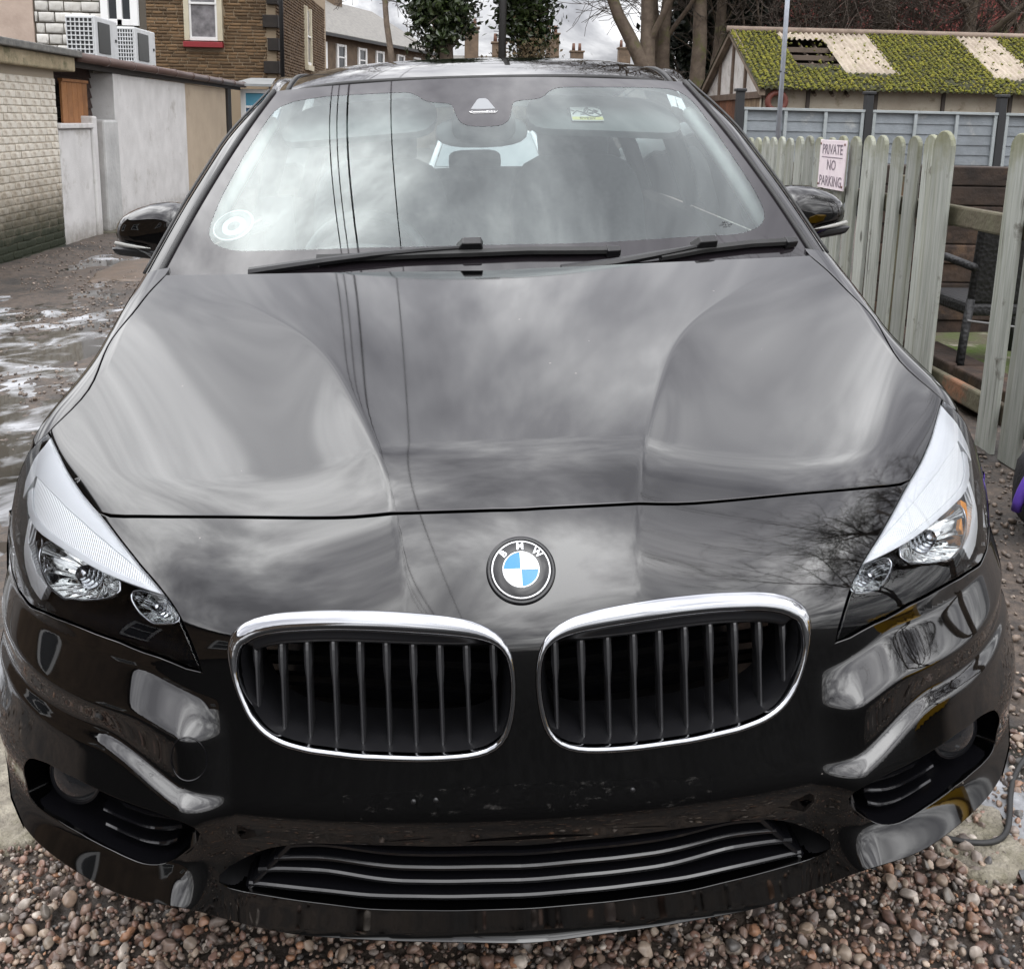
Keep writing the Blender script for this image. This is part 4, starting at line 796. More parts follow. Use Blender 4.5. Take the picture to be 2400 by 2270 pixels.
# steering wheel (right-hand drive: image left)
a=np.linspace(0,2*np.pi,40,endpoint=False); cw=np.array([-.36,1.86,.905]); ex=np.array([1.,0,0]); ey=np.array([0,.42,.91])
tv,tf=tube_geo([cw+ex*.185*math.cos(t)+ey*.185*math.sin(t) for t in a],.016,8,False,True); SW=mesh_obj('steering_wheel',tv,tf,mat('wheel_leather',(.13,.135,.14),.5),CAR,True)
mb=MB()
for t in (0,math.pi,-math.pi/2): mb.tube([cw,cw+(ex*math.cos(t)+ey*math.sin(t))*.18],[.03,.016],8)
mb.tube([cw+[0,-.03,.0],cw+[0,.03,0]],.065,16); mb.build('spoke',TRIM,SW,True)
def cushion(name,c,h,material,parent,tilt=0.,ex=.5,n=10):
    V=[];m_=18
    for i in range(n+1):
        th=-math.pi/2+math.pi*i/n
        for j in range(m_):
            b=2*math.pi*j/m_; f=lambda v: math.copysign(abs(v)**ex,v)
            x=f(math.cos(th))*f(math.cos(b))*h[0]; y=f(math.cos(th))*f(math.sin(b))*h[1]; z=f(math.sin(th))*h[2]
            y+=tilt*z; V.append((c[0]+x,c[1]+y,c[2]+z))
    F=[(i*m_+j,i*m_+(j+1)%m_,(i+1)*m_+(j+1)%m_,(i+1)*m_+j) for i in range(n) for j in range(m_)]
    return mesh_obj(name,V,F,material,parent,True)
for s in (-1,1):
    ST=cushion('seat',(s*.36,2.52,.86),(.25,.10,.36),SEAT,CAR,.32); cushion('seat_cushion',(s*.36,2.25,.55),(.25,.28,.10),SEAT,ST)
    cushion('headrest',(s*.36,2.70,1.27),(.135,.06,.095),SEAT,ST,.15)
    mb=MB()
    for q in (-.06,.06): mb.tube([(s*.36+q,2.64,1.10),(s*.36+q,2.69,1.22)],.006,6)
    mb.build('headrest_post',CHROME,ST)['kind']='stuff'
RS_=cushion('rear_bench',(0,3.45,.80),(.66,.10,.34),SEAT,CAR,.25)
for x in (-.42,0,.42): cushion('headrest',(x,3.55,1.16),(.12,.05,.055),SEAT,RS_)
mb=MB(); mb.box((-.66,3.62,1.085),(.66,4.05,1.10)); mb.build('parcel_shelf',mat('parcel_shelf',(.30,.31,.31),.8),CAR)
# rear-view mirror, sensor cover, sun visors
cushion('rear_view_mirror',(-.005,1.60,1.315),(.125,.022,.042),mat('mirror_back',(.20,.21,.215),.5),CAR,0,.75)
P,Nn=Wsc(np.array([0.]),np.array([.80]),-.05); cushion('sensor_cover',P[0],(.085,.03,.05),TRIM,CAR,.4,.6)
VIS=mat('visor_fabric',(.14,.145,.145),.85,vary=(.125,.13,.13),vscale=20)
def uvslab(name,poly,off,th,material):
    o=surf_panel(name,wsoff(-off),np.array(poly),[],.03,material,CAR,flange=th); return o
uvslab('sun_visor',smooth_poly(resamp([(.20,.86),(.23,.82),(.90,.79),(.945,.83),(.945,1.0),(.90,1.05),(.30,1.05),(.22,1.0)],.05),2),.075,.02,VIS)
uvslab('sun_visor',smooth_poly(resamp([(-.22,.86),(-.25,.82),(-.90,.79),(-.945,.83),(-.945,1.0),(-.90,1.05),(-.30,1.05),(-.22,1.0)][::-1],.05),2),.075,.02,VIS)
# airbag warning label on the passenger visor
AB=uvslab('airbag_label',[(.412,.856),(.56,.856),(.567,.949),(.425,.946)],.068,.001,mat('label_white',(.58,.58,.56),.6))
YL=surf_panel('yellow_strip',wsoff(-.0672),np.array([(.413,.857),(.559,.857),(.561,.877),(.415,.877)]),[],.02,mat('label_yellow',(.62,.60,.22),.6),AB,flange=0)
o=text_obj('label_text','\u26A0 AIRBAG' if False else 'AIRBAG',.013,BLACKINK,AB,(0,0,0),(0,0,0),.0002); o.matrix_local=on_ws(.487,.867,-.0665)@Matrix.Rotation(math.pi,4,'Z')
mb=MB()
M=on_ws(.528,.912,-.0665)
ringp=[M@Vector((.026*math.cos(t),.026*math.sin(t),0)) for t in np.linspace(0,2*math.pi,28,endpoint=False)]
tv,tf=tube_geo([tuple(p) for p in ringp],.0018,5,False,True); mb.add(tv,tf)
tv,tf=tube_geo([tuple(M@Vector((-.018,.018,0))),tuple(M@Vector((.018,-.018,0)))],.0018,5); mb.add(tv,tf)
tv,tf=tube_geo([tuple(M@Vector(p)) for p in ((-.016,-.008,0),(-.004,-.01,0),(.002,.006,0),(.012,.0,0))],.003,5); mb.add(tv,tf)
M=on_ws(.455,.912,-.0665)
for pl in ([(-.03,-.014,0),(-.03,.014,0),(-.012,.002,0)],[(-.018,-.014,0),(-.004,.004,0),(.014,-.006,0),(.026,.012,0)],[(.004,-.014,0),(.02,-.012,0),(.028,.004,0)]):
    tv,tf=tube_geo([tuple(M@Vector(p)) for p in pl],.0016,5); mb.add(tv,tf)
mb.build('pictogram',mat('grey_print',(.12,.12,.12),.5),AB)
# suction mount of a phone holder low in the driver's corner
M=on_ws(-.845,.235,-.010); V=[];prof=((.050,0),(.051,.003),(.047,.004),(.044,.001),(.030,-.001),(.028,.003),(.020,.004),(.016,.0),(.002,.0)); n=32
for t in np.linspace(0,2*math.pi,n,endpoint=False):
    for r,h in prof: V.append(tuple(M@Vector((r*math.cos(t),r*math.sin(t),h))))
F=grid_faces(n,9,True); PM=mesh_obj('phone_mount',V,F,[mat('clear_ring',(.75,.77,.77),.3),mat('mount_grey',(.16,.17,.17),.4)],CAR,True,midx=[0 if j in (0,1,4,5,6) else 1 for i in range(n) for j in range(8)])
mb=MB(); b0=M@Vector((0,0,-.01)); mb.tube([tuple(b0),(b0.x+.03,b0.y+.05,b0.z-.01),(b0.x+.07,b0.y+.09,b0.z+.0)],[.012,.01,.01],8); mb.box((b0.x+.05,b0.y+.08,b0.z-.07),(b0.x+.13,b0.y+.095,b0.z+.07)); mb.build('holder_arm',TRIM,PM)
# ------------------------------------------------------------------ ground, puddles, gravel
def vnoise(x,y,seed=0):
    xi=np.floor(x).astype(np.int64); yi=np.floor(y).astype(np.int64); fx=x-xi; fy=y-yi
    def h(a,b):
        n=(a*374761393+b*668265263+seed*1442695041)&0x7fffffff; n=((n^(n>>13))*1274126177)&0x7fffffff; n=n^(n>>16)
        return (n&0xffff)/65535.
    fx=fx*fx*(3-2*fx); fy=fy*fy*(3-2*fy)
    return (h(xi,yi)*(1-fx)+h(xi+1,yi)*fx)*(1-fy)+(h(xi,yi+1)*(1-fx)+h(xi+1,yi+1)*fx)*fy
def fbm(x,y,seed=0,o=4):
    v=0;a=.5;t=0
    for i in range(o): v=v+a*vnoise(x*2**i,y*2**i,seed+i); t+=a; a*=.5
    return v/t
TD=math.tan(DEL)
def gbase(x,y):
    x=np.asarray(x,float); y=np.asarray(y,float)
    c=4.6*np.tanh(x/4.6)*1.0
    c=np.where(np.abs(x)<2.6,x,np.sign(x)*(2.6+2.2*np.tanh((np.abs(x)-2.6)/2.2)))
    return TD*c-.20*sstep(6,11,y)*np.exp(-(x/2.6)**4)
def gheight(x,y):
    x=np.asarray(x,float); y=np.asarray(y,float)
    b=gbase(x,y)
    lane=1-sstep(-1.35,-.95,x)
    n=(fbm(x*1.1+3,y*.62+x*.25,3,4)-.5)*.085+(fbm(x*9,y*9,9,3)-.5)*.022+.002
    n2=(fbm(x*7,y*7,5,3)-.5)*.02-.012
    r=sstep(1.25,1.6,x)
    rim=.045*np.maximum(sstep(-1.75,-1.3,x),np.maximum(1-sstep(.45,1.3,y),sstep(12.3,13.6,y)))*(1-sstep(-1.2,-1.0,x))+.03*(1-sstep(-4.4,-4.0,x))
    return b+lane*(n+rim)+(1-lane)*n2*(1+.6*r)
def axis(segs):
    out=[]
    for a,b,s in segs: out+=list(np.arange(a,b,s))
    return np.array(out+[segs[-1][1]])
gx_=axis([(-160,-20,20),(-20,-6,1.),(-6,-1,.045),(-1,2.7,.05),(2.7,8,.5),(8,20,2),(20,160,20)])
gy_=axis([(-60,-6,4),(-6,-1,.5),(-1,2,.05),(2,13,.055),(13,22,.3),(22,40,2),(40,240,20)])
GX,GY=np.meshgrid(gx_,gy_,indexing='ij'); GZ=gheight(GX,GY)
GM=mat('lane_ground',(.030,.024,.020),.72,vary=(.11,.084,.066),vscale=26,bump=.9,bscale=70,stain=((.028,.024,.021),2.1,.48,.62),rvar=.18,detail=10)
# ground towards and behind the camera blackened to darken the bumper's reflection
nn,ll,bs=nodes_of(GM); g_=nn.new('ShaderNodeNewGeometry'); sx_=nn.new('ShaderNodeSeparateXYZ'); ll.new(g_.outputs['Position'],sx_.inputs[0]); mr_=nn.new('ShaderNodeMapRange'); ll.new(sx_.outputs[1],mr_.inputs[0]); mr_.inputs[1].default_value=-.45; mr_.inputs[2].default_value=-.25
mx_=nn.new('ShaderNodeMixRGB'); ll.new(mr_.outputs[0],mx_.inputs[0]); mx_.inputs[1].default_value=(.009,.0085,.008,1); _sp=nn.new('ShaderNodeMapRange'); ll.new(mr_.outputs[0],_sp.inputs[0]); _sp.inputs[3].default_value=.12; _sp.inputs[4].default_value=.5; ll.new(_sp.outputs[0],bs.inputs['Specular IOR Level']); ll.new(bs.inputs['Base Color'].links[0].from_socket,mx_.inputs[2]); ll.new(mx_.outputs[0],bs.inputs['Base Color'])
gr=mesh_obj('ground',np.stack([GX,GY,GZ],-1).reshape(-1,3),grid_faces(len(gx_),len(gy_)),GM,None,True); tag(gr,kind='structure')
# standing water in the lane's hollows, sky glare painted in as white patches
GLARE_SLUSH=bpy.data.materials.new('glare_slush_water'); GLARE_SLUSH.use_nodes=True; MAT['glare_slush_water']=GLARE_SLUSH
nn,ll,bs=nodes_of(GLARE_SLUSH); c_=nn.new('ShaderNodeTexCoord'); n_=nn.new('ShaderNodeTexNoise'); n_.inputs['Scale'].default_value=2.6; n_.inputs['Detail'].default_value=9; n_.inputs['Roughness'].default_value=.62; n_.inputs['Distortion'].default_value=.6
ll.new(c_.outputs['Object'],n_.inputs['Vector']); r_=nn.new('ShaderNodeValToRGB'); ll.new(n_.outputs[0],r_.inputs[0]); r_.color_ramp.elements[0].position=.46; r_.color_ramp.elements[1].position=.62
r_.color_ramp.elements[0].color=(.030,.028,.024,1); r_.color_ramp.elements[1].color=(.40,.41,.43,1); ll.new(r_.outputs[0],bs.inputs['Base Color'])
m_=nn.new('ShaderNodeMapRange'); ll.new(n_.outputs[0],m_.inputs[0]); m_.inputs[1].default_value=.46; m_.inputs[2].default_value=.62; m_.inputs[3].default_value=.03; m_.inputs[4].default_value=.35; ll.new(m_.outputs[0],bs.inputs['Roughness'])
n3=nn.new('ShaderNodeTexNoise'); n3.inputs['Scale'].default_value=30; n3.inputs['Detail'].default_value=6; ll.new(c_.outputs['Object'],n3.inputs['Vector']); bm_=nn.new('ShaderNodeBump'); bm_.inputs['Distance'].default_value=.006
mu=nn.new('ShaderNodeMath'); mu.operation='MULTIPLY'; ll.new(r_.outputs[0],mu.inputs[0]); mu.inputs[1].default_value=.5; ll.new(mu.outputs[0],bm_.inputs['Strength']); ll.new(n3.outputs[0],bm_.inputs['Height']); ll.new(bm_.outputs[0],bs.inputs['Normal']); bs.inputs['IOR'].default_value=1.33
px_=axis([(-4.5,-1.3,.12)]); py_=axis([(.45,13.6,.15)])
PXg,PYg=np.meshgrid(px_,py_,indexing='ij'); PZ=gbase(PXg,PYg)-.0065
pw=mesh_obj('puddle_water',np.stack([PXg,PYg,PZ],-1).reshape(-1,3),grid_faces(len(px_),len(py_)),GLARE_SLUSH,None,True); tag(pw,kind='structure')
# slush at the right, in front of the fence
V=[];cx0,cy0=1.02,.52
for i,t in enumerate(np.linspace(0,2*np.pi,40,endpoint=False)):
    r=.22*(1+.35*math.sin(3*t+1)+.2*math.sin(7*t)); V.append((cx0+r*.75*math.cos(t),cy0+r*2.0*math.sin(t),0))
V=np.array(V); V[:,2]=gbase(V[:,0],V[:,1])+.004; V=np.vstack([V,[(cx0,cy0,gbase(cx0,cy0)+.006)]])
sl_=mesh_obj('slush_puddle',V,[(i,(i+1)%40,40) for i in range(40)],GLARE_SLUSH,None,True); tag(sl_,kind='structure')
# gravel
def ico(sub):
    t=(1+5**.5)/2; v=[(-1,t,0),(1,t,0),(-1,-t,0),(1,-t,0),(0,-1,t),(0,1,t),(0,-1,-t),(0,1,-t),(t,0,-1),(t,0,1),(-t,0,-1),(-t,0,1)]
    f=[(0,11,5),(0,5,1),(0,1,7),(0,7,10),(0,10,11),(1,5,9),(5,11,4),(11,10,2),(10,7,6),(7,1,8),(3,9,4),(3,4,2),(3,2,6),(3,6,8),(3,8,9),(4,9,5),(2,4,11),(6,2,10),(8,6,7),(9,8,1)]
    v=[np.array(p)/np.linalg.norm(p) for p in v]
    for _ in range(sub):
        c={};g=[]
        def mid(a,b):
            k=(min(a,b),max(a,b))
            if k not in c: m=v[a]+v[b]; v.append(m/np.linalg.norm(m)); c[k]=len(v)-1
            return c[k]
        for a,b,d in f: x,y,z=mid(a,b),mid(b,d),mid(d,a); g+=[(a,x,z),(b,y,x),(d,z,y),(x,y,z)]
        f=g
    return np.array(v),np.array(f)
def pebble_bases(sub,n,seed,sharp=1.):
    v,f=ico(sub); r=np.random.default_rng(seed); out=[]
    for _ in range(n):
        p=v.copy()
        for k in range(6):      # slice facets off, then soften
            d=r.normal(size=3); d/=np.linalg.norm(d); h=r.uniform(.62,.9); s=p@d; p=p-np.maximum(s-h,0)[:,None]*d*.85*sharp
        p=p*(1+.05*np.sin(p@r.normal(size=3)*3+r.uniform(0,6)))[:,None]
        out.append(p*np.array([1,r.uniform(.62,.9),r.uniform(.45,.72)]))
    return out,f
def scatter(name,pos,size,sub,seed,material,nb=10,sharp=1.):
    bases,f=pebble_bases(sub,nb,seed,sharp); r=np.random.default_rng(seed+1); nv=len(bases[0]); n=len(pos)
    V=np.empty((n,nv,3)); q=r.normal(size=(n,4)); q[:,1:3]*=.35; q/=np.linalg.norm(q,axis=1,keepdims=True)
    w_,x,y,z=q.T
    R=np.stack([1-2*(y*y+z*z),2*(x*y-z*w_),2*(x*z+y*w_),2*(x*y+z*w_),1-2*(x*x+z*z),2*(y*z-x*w_),2*(x*z-y*w_),2*(y*z+x*w_),1-2*(x*x+y*y)],-1).reshape(n,3,3)
    bi=r.integers(0,nb,n); B=np.stack(bases)[bi]*size[:,None,None]
    V=np.einsum('nij,nkj->nki',R,B)+pos[:,None]
    F=(f[None]+(np.arange(n)*nv)[:,None,None]).reshape(-1,3)
    me=bpy.data.meshes.new(name); me.vertices.add(n*nv); me.vertices.foreach_set('co',V.ravel().astype(np.float32))
    me.loops.add(len(F)*3); me.loops.foreach_set('vertex_index',F.ravel().astype(np.int32)); me.polygons.add(len(F)); me.polygons.foreach_set('loop_start',np.arange(0,len(F)*3,3,dtype=np.int32)); me.polygons.foreach_set('use_smooth',np.ones(len(F),bool))
    me.update(calc_edges=True); me.validate(); me.materials.append(material); o=bpy.data.objects.new(name,me); COL.objects.link(o); return o
def island_mat(name,cols,rough=.45,bump=.25,bscale=60,mott=.25):
    m=bpy.data.materials.new(name); m.use_nodes=True; nn,ll,bs=nodes_of(m); g=nn.new('ShaderNodeNewGeometry'); r=nn.new('ShaderNodeValToRGB'); r.color_ramp.interpolation='LINEAR'
    e=r.color_ramp.elements
    while len(e)<len(cols): e.new(.5)
    for i,c in enumerate(cols): e[i].position=i/(len(cols)-1); e[i].color=(*c,1)
    ll.new(g.outputs['Random Per Island'],r.inputs[0]); tc=nn.new('ShaderNodeTexCoord'); n=nn.new('ShaderNodeTexNoise'); n.inputs['Scale'].default_value=bscale; n.inputs['Detail'].default_value=8; ll.new(tc.outputs['Object'],n.inputs['Vector'])
    mr=nn.new('ShaderNodeMapRange'); ll.new(n.outputs[0],mr.inputs[0]); mr.inputs[1].default_value=.3; mr.inputs[2].default_value=.7; mr.inputs[3].default_value=1-mott*1.6; mr.inputs[4].default_value=1+mott
    mx=nn.new('ShaderNodeVectorMath'); mx.operation='SCALE'; ll.new(r.outputs[0],mx.inputs[0]); ll.new(mr.outputs[0],mx.inputs['Scale']); ll.new(mx.outputs[0],bs.inputs['Base Color'])
    bs.inputs['Roughness'].default_value=rough; b=nn.new('ShaderNodeBump'); b.inputs['Strength'].default_value=bump; b.inputs['Distance'].default_value=.004; ll.new(n.outputs[0],b.inputs['Height']); ll.new(b.outputs[0],bs.inputs['Normal']); MAT[name]=m; return m
PEB=island_mat('pebbles',[(.10,.062,.048),(.22,.130,.098),(.28,.215,.16),(.13,.075,.058),(.40,.32,.25),(.07,.055,.047),(.25,.150,.115),(.17,.15,.135),(.33,.17,.095),(.20,.16,.14),(.50,.44,.38),(.12,.085,.07),(.10,.10,.10),(.24,.19,.14)],.42)
r=np.random.default_rng(3)
def peb_field(n,xr,yr,s0,s1,seed,lift,keep=None):
    rr=np.random.default_rng(seed); x=rr.uniform(*xr,n); y=rr.uniform(*yr,n)
    if keep is not None: k=keep(x,y,rr); x,y=x[k],y[k]
    s=s0+(s1-s0)*rr.random(len(x))**2.2; z=gheight(x,y)+s*.25+lift*rr.random(len(x)); return np.stack([x,y,z],-1),s
vis=lambda x,y,q:(np.abs(x)>.60)|((y<.36)&(y>.08))
pos,s=peb_field(3100,(-1.35,1.35),(.02,.75),.0085,.0165,21,.020,vis); k=~((np.abs(pos[:,0]+1.12)<.22)&(pos[:,1]>.42)&(pos[:,1]<1.0)); 
o=scatter('gravel',pos[k],s[k],2,31,PEB,14); tag(o,'loose rounded brown and pink pebbles spread before and beneath the bumper','gravel',kind='stuff')
pos,s=peb_field(19000,(-1.3,1.3),(.02,.75),.0035,.0100,25,.016,vis)
o=scatter('gravel',pos,s,1,35,PEB,12); tag(o,'finer brown pebbles between the larger ones beneath the bumper','gravel',kind='stuff')
pos,s=peb_field(3500,(-1.9,1.9),(-.40,1.0),.006,.016,22,.008,lambda x,y,q:~((np.abs(x)<1.3)&(y>.05)&(y<.72)))
o=scatter('gravel',pos,s,0,32,PEB,10); tag(o,'loose pebbles of the drive in the foreground','gravel',kind='stuff')
GRIT=island_mat('grit',[(.05,.04,.035),(.17,.13,.10),(.10,.075,.06),(.26,.21,.17),(.07,.06,.055)],.5)
pos,s=peb_field(14000,(-4.5,-.95),(.6,12.5),.006,.020,23,.004,lambda x,y,q:(fbm(x*1.4,y*1.4,40,3)>.47)&(q.random(len(x))<np.clip(1.3-y/11,.15,1)))
o=scatter('lane_grit',pos,s,0,33,GRIT,8); tag(o,'coarse brown stones strewn along the muddy lane','gravel',kind='stuff')
pos,s=peb_field(2200,(1.05,2.0),(.3,3.6),.005,.018,24,.004); o=scatter('lane_grit',pos,s,0,34,GRIT,8); tag(o,'coarse stones on the ground between car and picket fence','gravel',kind='stuff')
# concrete patches
def patch(name,cx,cy,rx,ry,th,seed,label,pm=None):
    rr=np.random.default_rng(seed); n=36; ph=rr.uniform(0,6,4); V=[]
    for t in np.linspace(0,2*np.pi,n,endpoint=False):
        q=1+.10*math.sin(2*t+ph[0])+.08*math.sin(5*t+ph[1])+.05*math.sin(9*t+ph[2]); V.append((cx+rx*q*math.copysign(abs(math.cos(t))**.7,math.cos(t)),cy+ry*q*math.copysign(abs(math.sin(t))**.7,math.sin(t))))
    V=np.array(V); rows=[]
    for f,h in ((1.03,-.03),(1.0,th*.6),(.95,th),(.6,th*1.15),(.25,th*1.2)):
        p=np.array([cx,cy])+(V-[cx,cy])*f; rows.append(np.stack([p[:,0],p[:,1],gbase(p[:,0],p[:,1])+h+(fbm(p[:,0]*14,p[:,1]*14,seed)-.5)*.016],-1))
    W=np.stack(rows,1).reshape(-1,3); W=np.vstack([W,[(cx,cy,gbase(cx,cy)+th*1.2)]]); F=grid_faces(n,5,True)+[(i*5+4,((i+1)%n)*5+4,n*5) for i in range(n)]
    o=mesh_obj(name,W,[f[::-1] for f in F],pm or mat('old_concrete',(.33,.30,.24),.85,vary=(.17,.15,.12),vscale=22,bump=1.0,bscale=90,stain=((.13,.12,.07),7,.5,.70),detail=10),None,True); tag(o,label,'concrete slab'); return o
patch('concrete_slab',-1.10,.74,.27,.22,.014,3,'broken tan concrete slab at the left corner of the bumper')
patch('concrete_slab',.86,.42,.085,.10,.008,5,'small rough concrete lump right of the bumper by the black cable')
patch('paving_slab',-3.25,9.0,.30,.9,.02,8,'flat brown stone slab lying in the lane beside the puddles',mat('wet_slab',(.11,.075,.05),.4,vary=(.07,.05,.035),vscale=6,bump=.3))
cab=np.array([(.70,.55),(.77,.44),(.82,.40),(.90,.40),(.97,.50),(1.06,.62),(1.25,.75),(1.5,.8)]); q=np.linspace(0,1,40); dd=np.linspace(0,1,len(cab)); cs=[spl(dd,cab[:,i]) for i in (0,1)]
cp=np.stack([cs[0](q),cs[1](q),gbase(cs[0](q),cs[1](q))+.014],-1); tv,tf=tube_geo(cp,.0055,8); o=mesh_obj('cable',tv,tf,RUBBER,None,True); tag(o,'black rubber cable lying on wet gravel right of the bumper','cable')
# ------------------------------------------------------------------ left side of the lane
def brick_field(parent,origin,ex,ey,en,width,height,bw,bh,gap,depth,material,skip=None,limit=300,seed=1,name='brick',jit=.004,focus=None,half=True,vary_w=.0,opening=None):
    """running bond on a plane: every brick an object (the limit that shows largest), the rest joined as stuff"""
    rr=np.random.default_rng(seed); ex,ey,en,origin=[np.array(v,float) for v in (ex,ey,en,origin)]; items=[]
    rows=int(height/bh)
    for j in range(rows):
        x=-(bw*.5 if (j%2 and half) else 0.)
        while x<width-.01:
            w=bw*(1+rr.uniform(-vary_w,vary_w)); a,b=max(0,x),min(width,x+w)
            if opening is not None and (j+1)*bh>opening[2] and j*bh<opening[3] and b>opening[0] and a<opening[1]:
                if a<opening[0]: b=opening[0]
                elif b>opening[1]: a=opening[1]
                else: b=a
            if b-a>bw*.14:
                cxm=(a+b)/2; cy=(j+.5)*bh
                if skip is None or not skip(a,b,j*bh,(j+1)*bh): items.append((a+gap/2,b-gap/2,j*bh+gap/2,(j+1)*bh-gap/2,rr.uniform(-jit,jit)))
            x+=w
    if focus is not None: items.sort(key=lambda t: focus((t[0]+t[1])/2,(t[2]+t[3])/2))
    def geo(a,b,c,d,dz):
        s=.18*min(b-a,d-c); P=[]
        for u,v,w in ((a,c,0),(b,c,0),(b,d,0),(a,d,0),(a+s*.3,c+s*.3,depth*.8),(b-s*.3,c+s*.3,depth*.8),(b-s*.3,d-s*.3,depth*.8),(a+s*.3,d-s*.3,depth*.8),(a+s,c+s,depth),(b-s,c+s,depth),(b-s,d-s,depth),(a+s,d-s,depth)): P.append((u,v,w))
        P=np.array(P); P[4:,2]+=dz; P[8:,2]+=rr.uniform(-jit,jit,4)*.6
        return P
    F=[]
    for k in (0,4):
        for i in range(4): j=(i+1)%4; F.append((k+i,k+j,k+4+j,k+4+i))
    F.append((8,9,10,11))
    M=np.stack([ex,ey,en]); cache={}
    for t in items[:limit]:
        key=(round((t[1]-t[0])*50),rr.integers(0,4))
        if key not in cache:
            w,h=t[1]-t[0],t[3]-t[2]; P=geo(-w/2,w/2,-h/2,h/2,0.)
            me=bpy.data.meshes.new(name); me.from_pydata((P@M).tolist(),[],F); me.materials.append(material); me.polygons.foreach_set('use_smooth',np.ones(len(me.polygons),bool)); me.update(); cache[key]=me
        o=bpy.data.objects.new(name,cache[key]); COL.objects.link(o); o.parent=parent; c=origin+ex*(t[0]+t[1])/2+ey*(t[2]+t[3])/2+en*t[4]; o.location=c
    rest=items[limit:]
    if rest:
        mb=MB()
        for t in rest: mb.add(geo(*t)@M+origin,F)
        o=mb.build(name+'work',material,parent,True); o['kind']='stuff'
def obj_random(m,amount=.35,hue=None):
    """vary a material's brightness from object to object"""
    nn,ll,bs=nodes_of(m); oi=nn.new('ShaderNodeObjectInfo'); mr=nn.new('ShaderNodeMapRange'); ll.new(oi.outputs['Random'],mr.inputs[0]); mr.inputs[3].default_value=1-amount; mr.inputs[4].default_value=1+amount
    sc=nn.new('ShaderNodeVectorMath'); sc.operation='SCALE'; l=bs.inputs['Base Color'].links
    if l: ll.new(l[0].from_socket,sc.inputs[0])
    else: sc.inputs[0].default_value=bs.inputs['Base Color'].default_value[:3]
    ll.new(mr.outputs[0],sc.inputs['Scale']); ll.new(sc.outputs[0],bs.inputs['Base Color']); return m
def height_stain(m,col,z0,z1,noise=.5,scale=5.,strength=1.):
    """moss and damp that creeps up from the foot of a wall (world height z0..z1)"""
    nn,ll,bs=nodes_of(m); g=nn.new('ShaderNodeNewGeometry'); sx=nn.new('ShaderNodeSeparateXYZ'); ll.new(g.outputs['Position'],sx.inputs[0])
    n=nn.new('ShaderNodeTexNoise'); n.inputs['Scale'].default_value=scale; n.inputs['Detail'].default_value=9; n.inputs['Roughness'].default_value=.7; ll.new(g.outputs['Position'],n.inputs['Vector'])
    a=nn.new('ShaderNodeMath'); a.operation='MULTIPLY_ADD'; ll.new(n.outputs[0],a.inputs[0]); a.inputs[1].default_value=-noise*2; a.inputs[2].default_value=noise; 
    b=nn.new('ShaderNodeMath'); b.operation='ADD'; ll.new(sx.outputs[2],b.inputs[0]); ll.new(a.outputs[0],b.inputs[1])
    mr=nn.new('ShaderNodeMapRange'); ll.new(b.outputs[0],mr.inputs[0]); mr.inputs[1].default_value=z0; mr.inputs[2].default_value=z1; mr.inputs[3].default_value=strength; mr.inputs[4].default_value=0
    mx=nn.new('ShaderNodeMixRGB'); ll.new(mr.outputs[0],mx.inputs[0]); l=bs.inputs['Base Color'].links
    if l: ll.new(l[0].from_socket,mx.inputs[1])
    else: mx.inputs[1].default_value=bs.inputs['Base Color'].default_value
    mx.inputs[2].default_value=(*col,1); ll.new(mx.outputs[0],bs.inputs['Base Color']); return m
def slab(name,lo,hi,material,parent=None,bevel=.01):
    mb=MB(); mb.box(lo,hi); return mb.build(name,material,parent,bevel=bevel)
XW=-4.62
# cream painted brick outhouse
CREAM=mat('cream_paint',(.66,.63,.56),.75,vary=(.54,.49,.41),vscale=6,bump=.5,bscale=50,stain=((.20,.15,.10),9,.56,.72))
obj_random(CREAM,.06); height_stain(CREAM,(.13,.095,.05),.15,.95,.6,7.,.8); height_stain(CREAM,(.012,.017,.005),.05,.52,.26,8.)
A=empty('outhouse',(XW,9.6,-.2)); tag(A,'cream painted brick outhouse with mossy foot and stone coping, nearest building on the left','outhouse')
def rel(o,root): o.parent=root; o.matrix_parent_inverse=Matrix.Translation(root.location).inverted(); return o
CM=mat('mortar_cream',(.36,.31,.24),.9); height_stain(CM,(.018,.022,.008),-.05,.55,.3,8.)
w_=slab('wall',(XW-2.2,7.2,-.45),(XW-.012,10.83,1.80),CM); rel(w_,A)
brick_field(w_,(XW-.012,8.6,-.21),(0,1,0),(0,0,1),(1,0,0),2.235,1.95,.235,.0765,.006,.007,CREAM,limit=290,seed=4,focus=lambda u,v:-u,vary_w=.1)
for o in list(w_.children): o.matrix_parent_inverse=Matrix.Translation(A.location).inverted() if False else Matrix.Identity(4)
STC=mat('coping_stone',(.36,.30,.20),.85,vary=(.22,.18,.11),vscale=5,bump=.8,bscale=40,stain=((.10,.10,.05),6,.52,.68))
rel(slab('fascia',(XW-2.2,7.2,1.79),(XW+.10,11.20,1.955),STC,bevel=.02),A)
rel(slab('coping',(XW-2.3,7.1,1.955),(XW+.16,11.28,2.03),mat('slate_edge',(.10,.10,.095),.8,vary=(.17,.165,.15),vscale=12,bump=.6),bevel=.012),A)
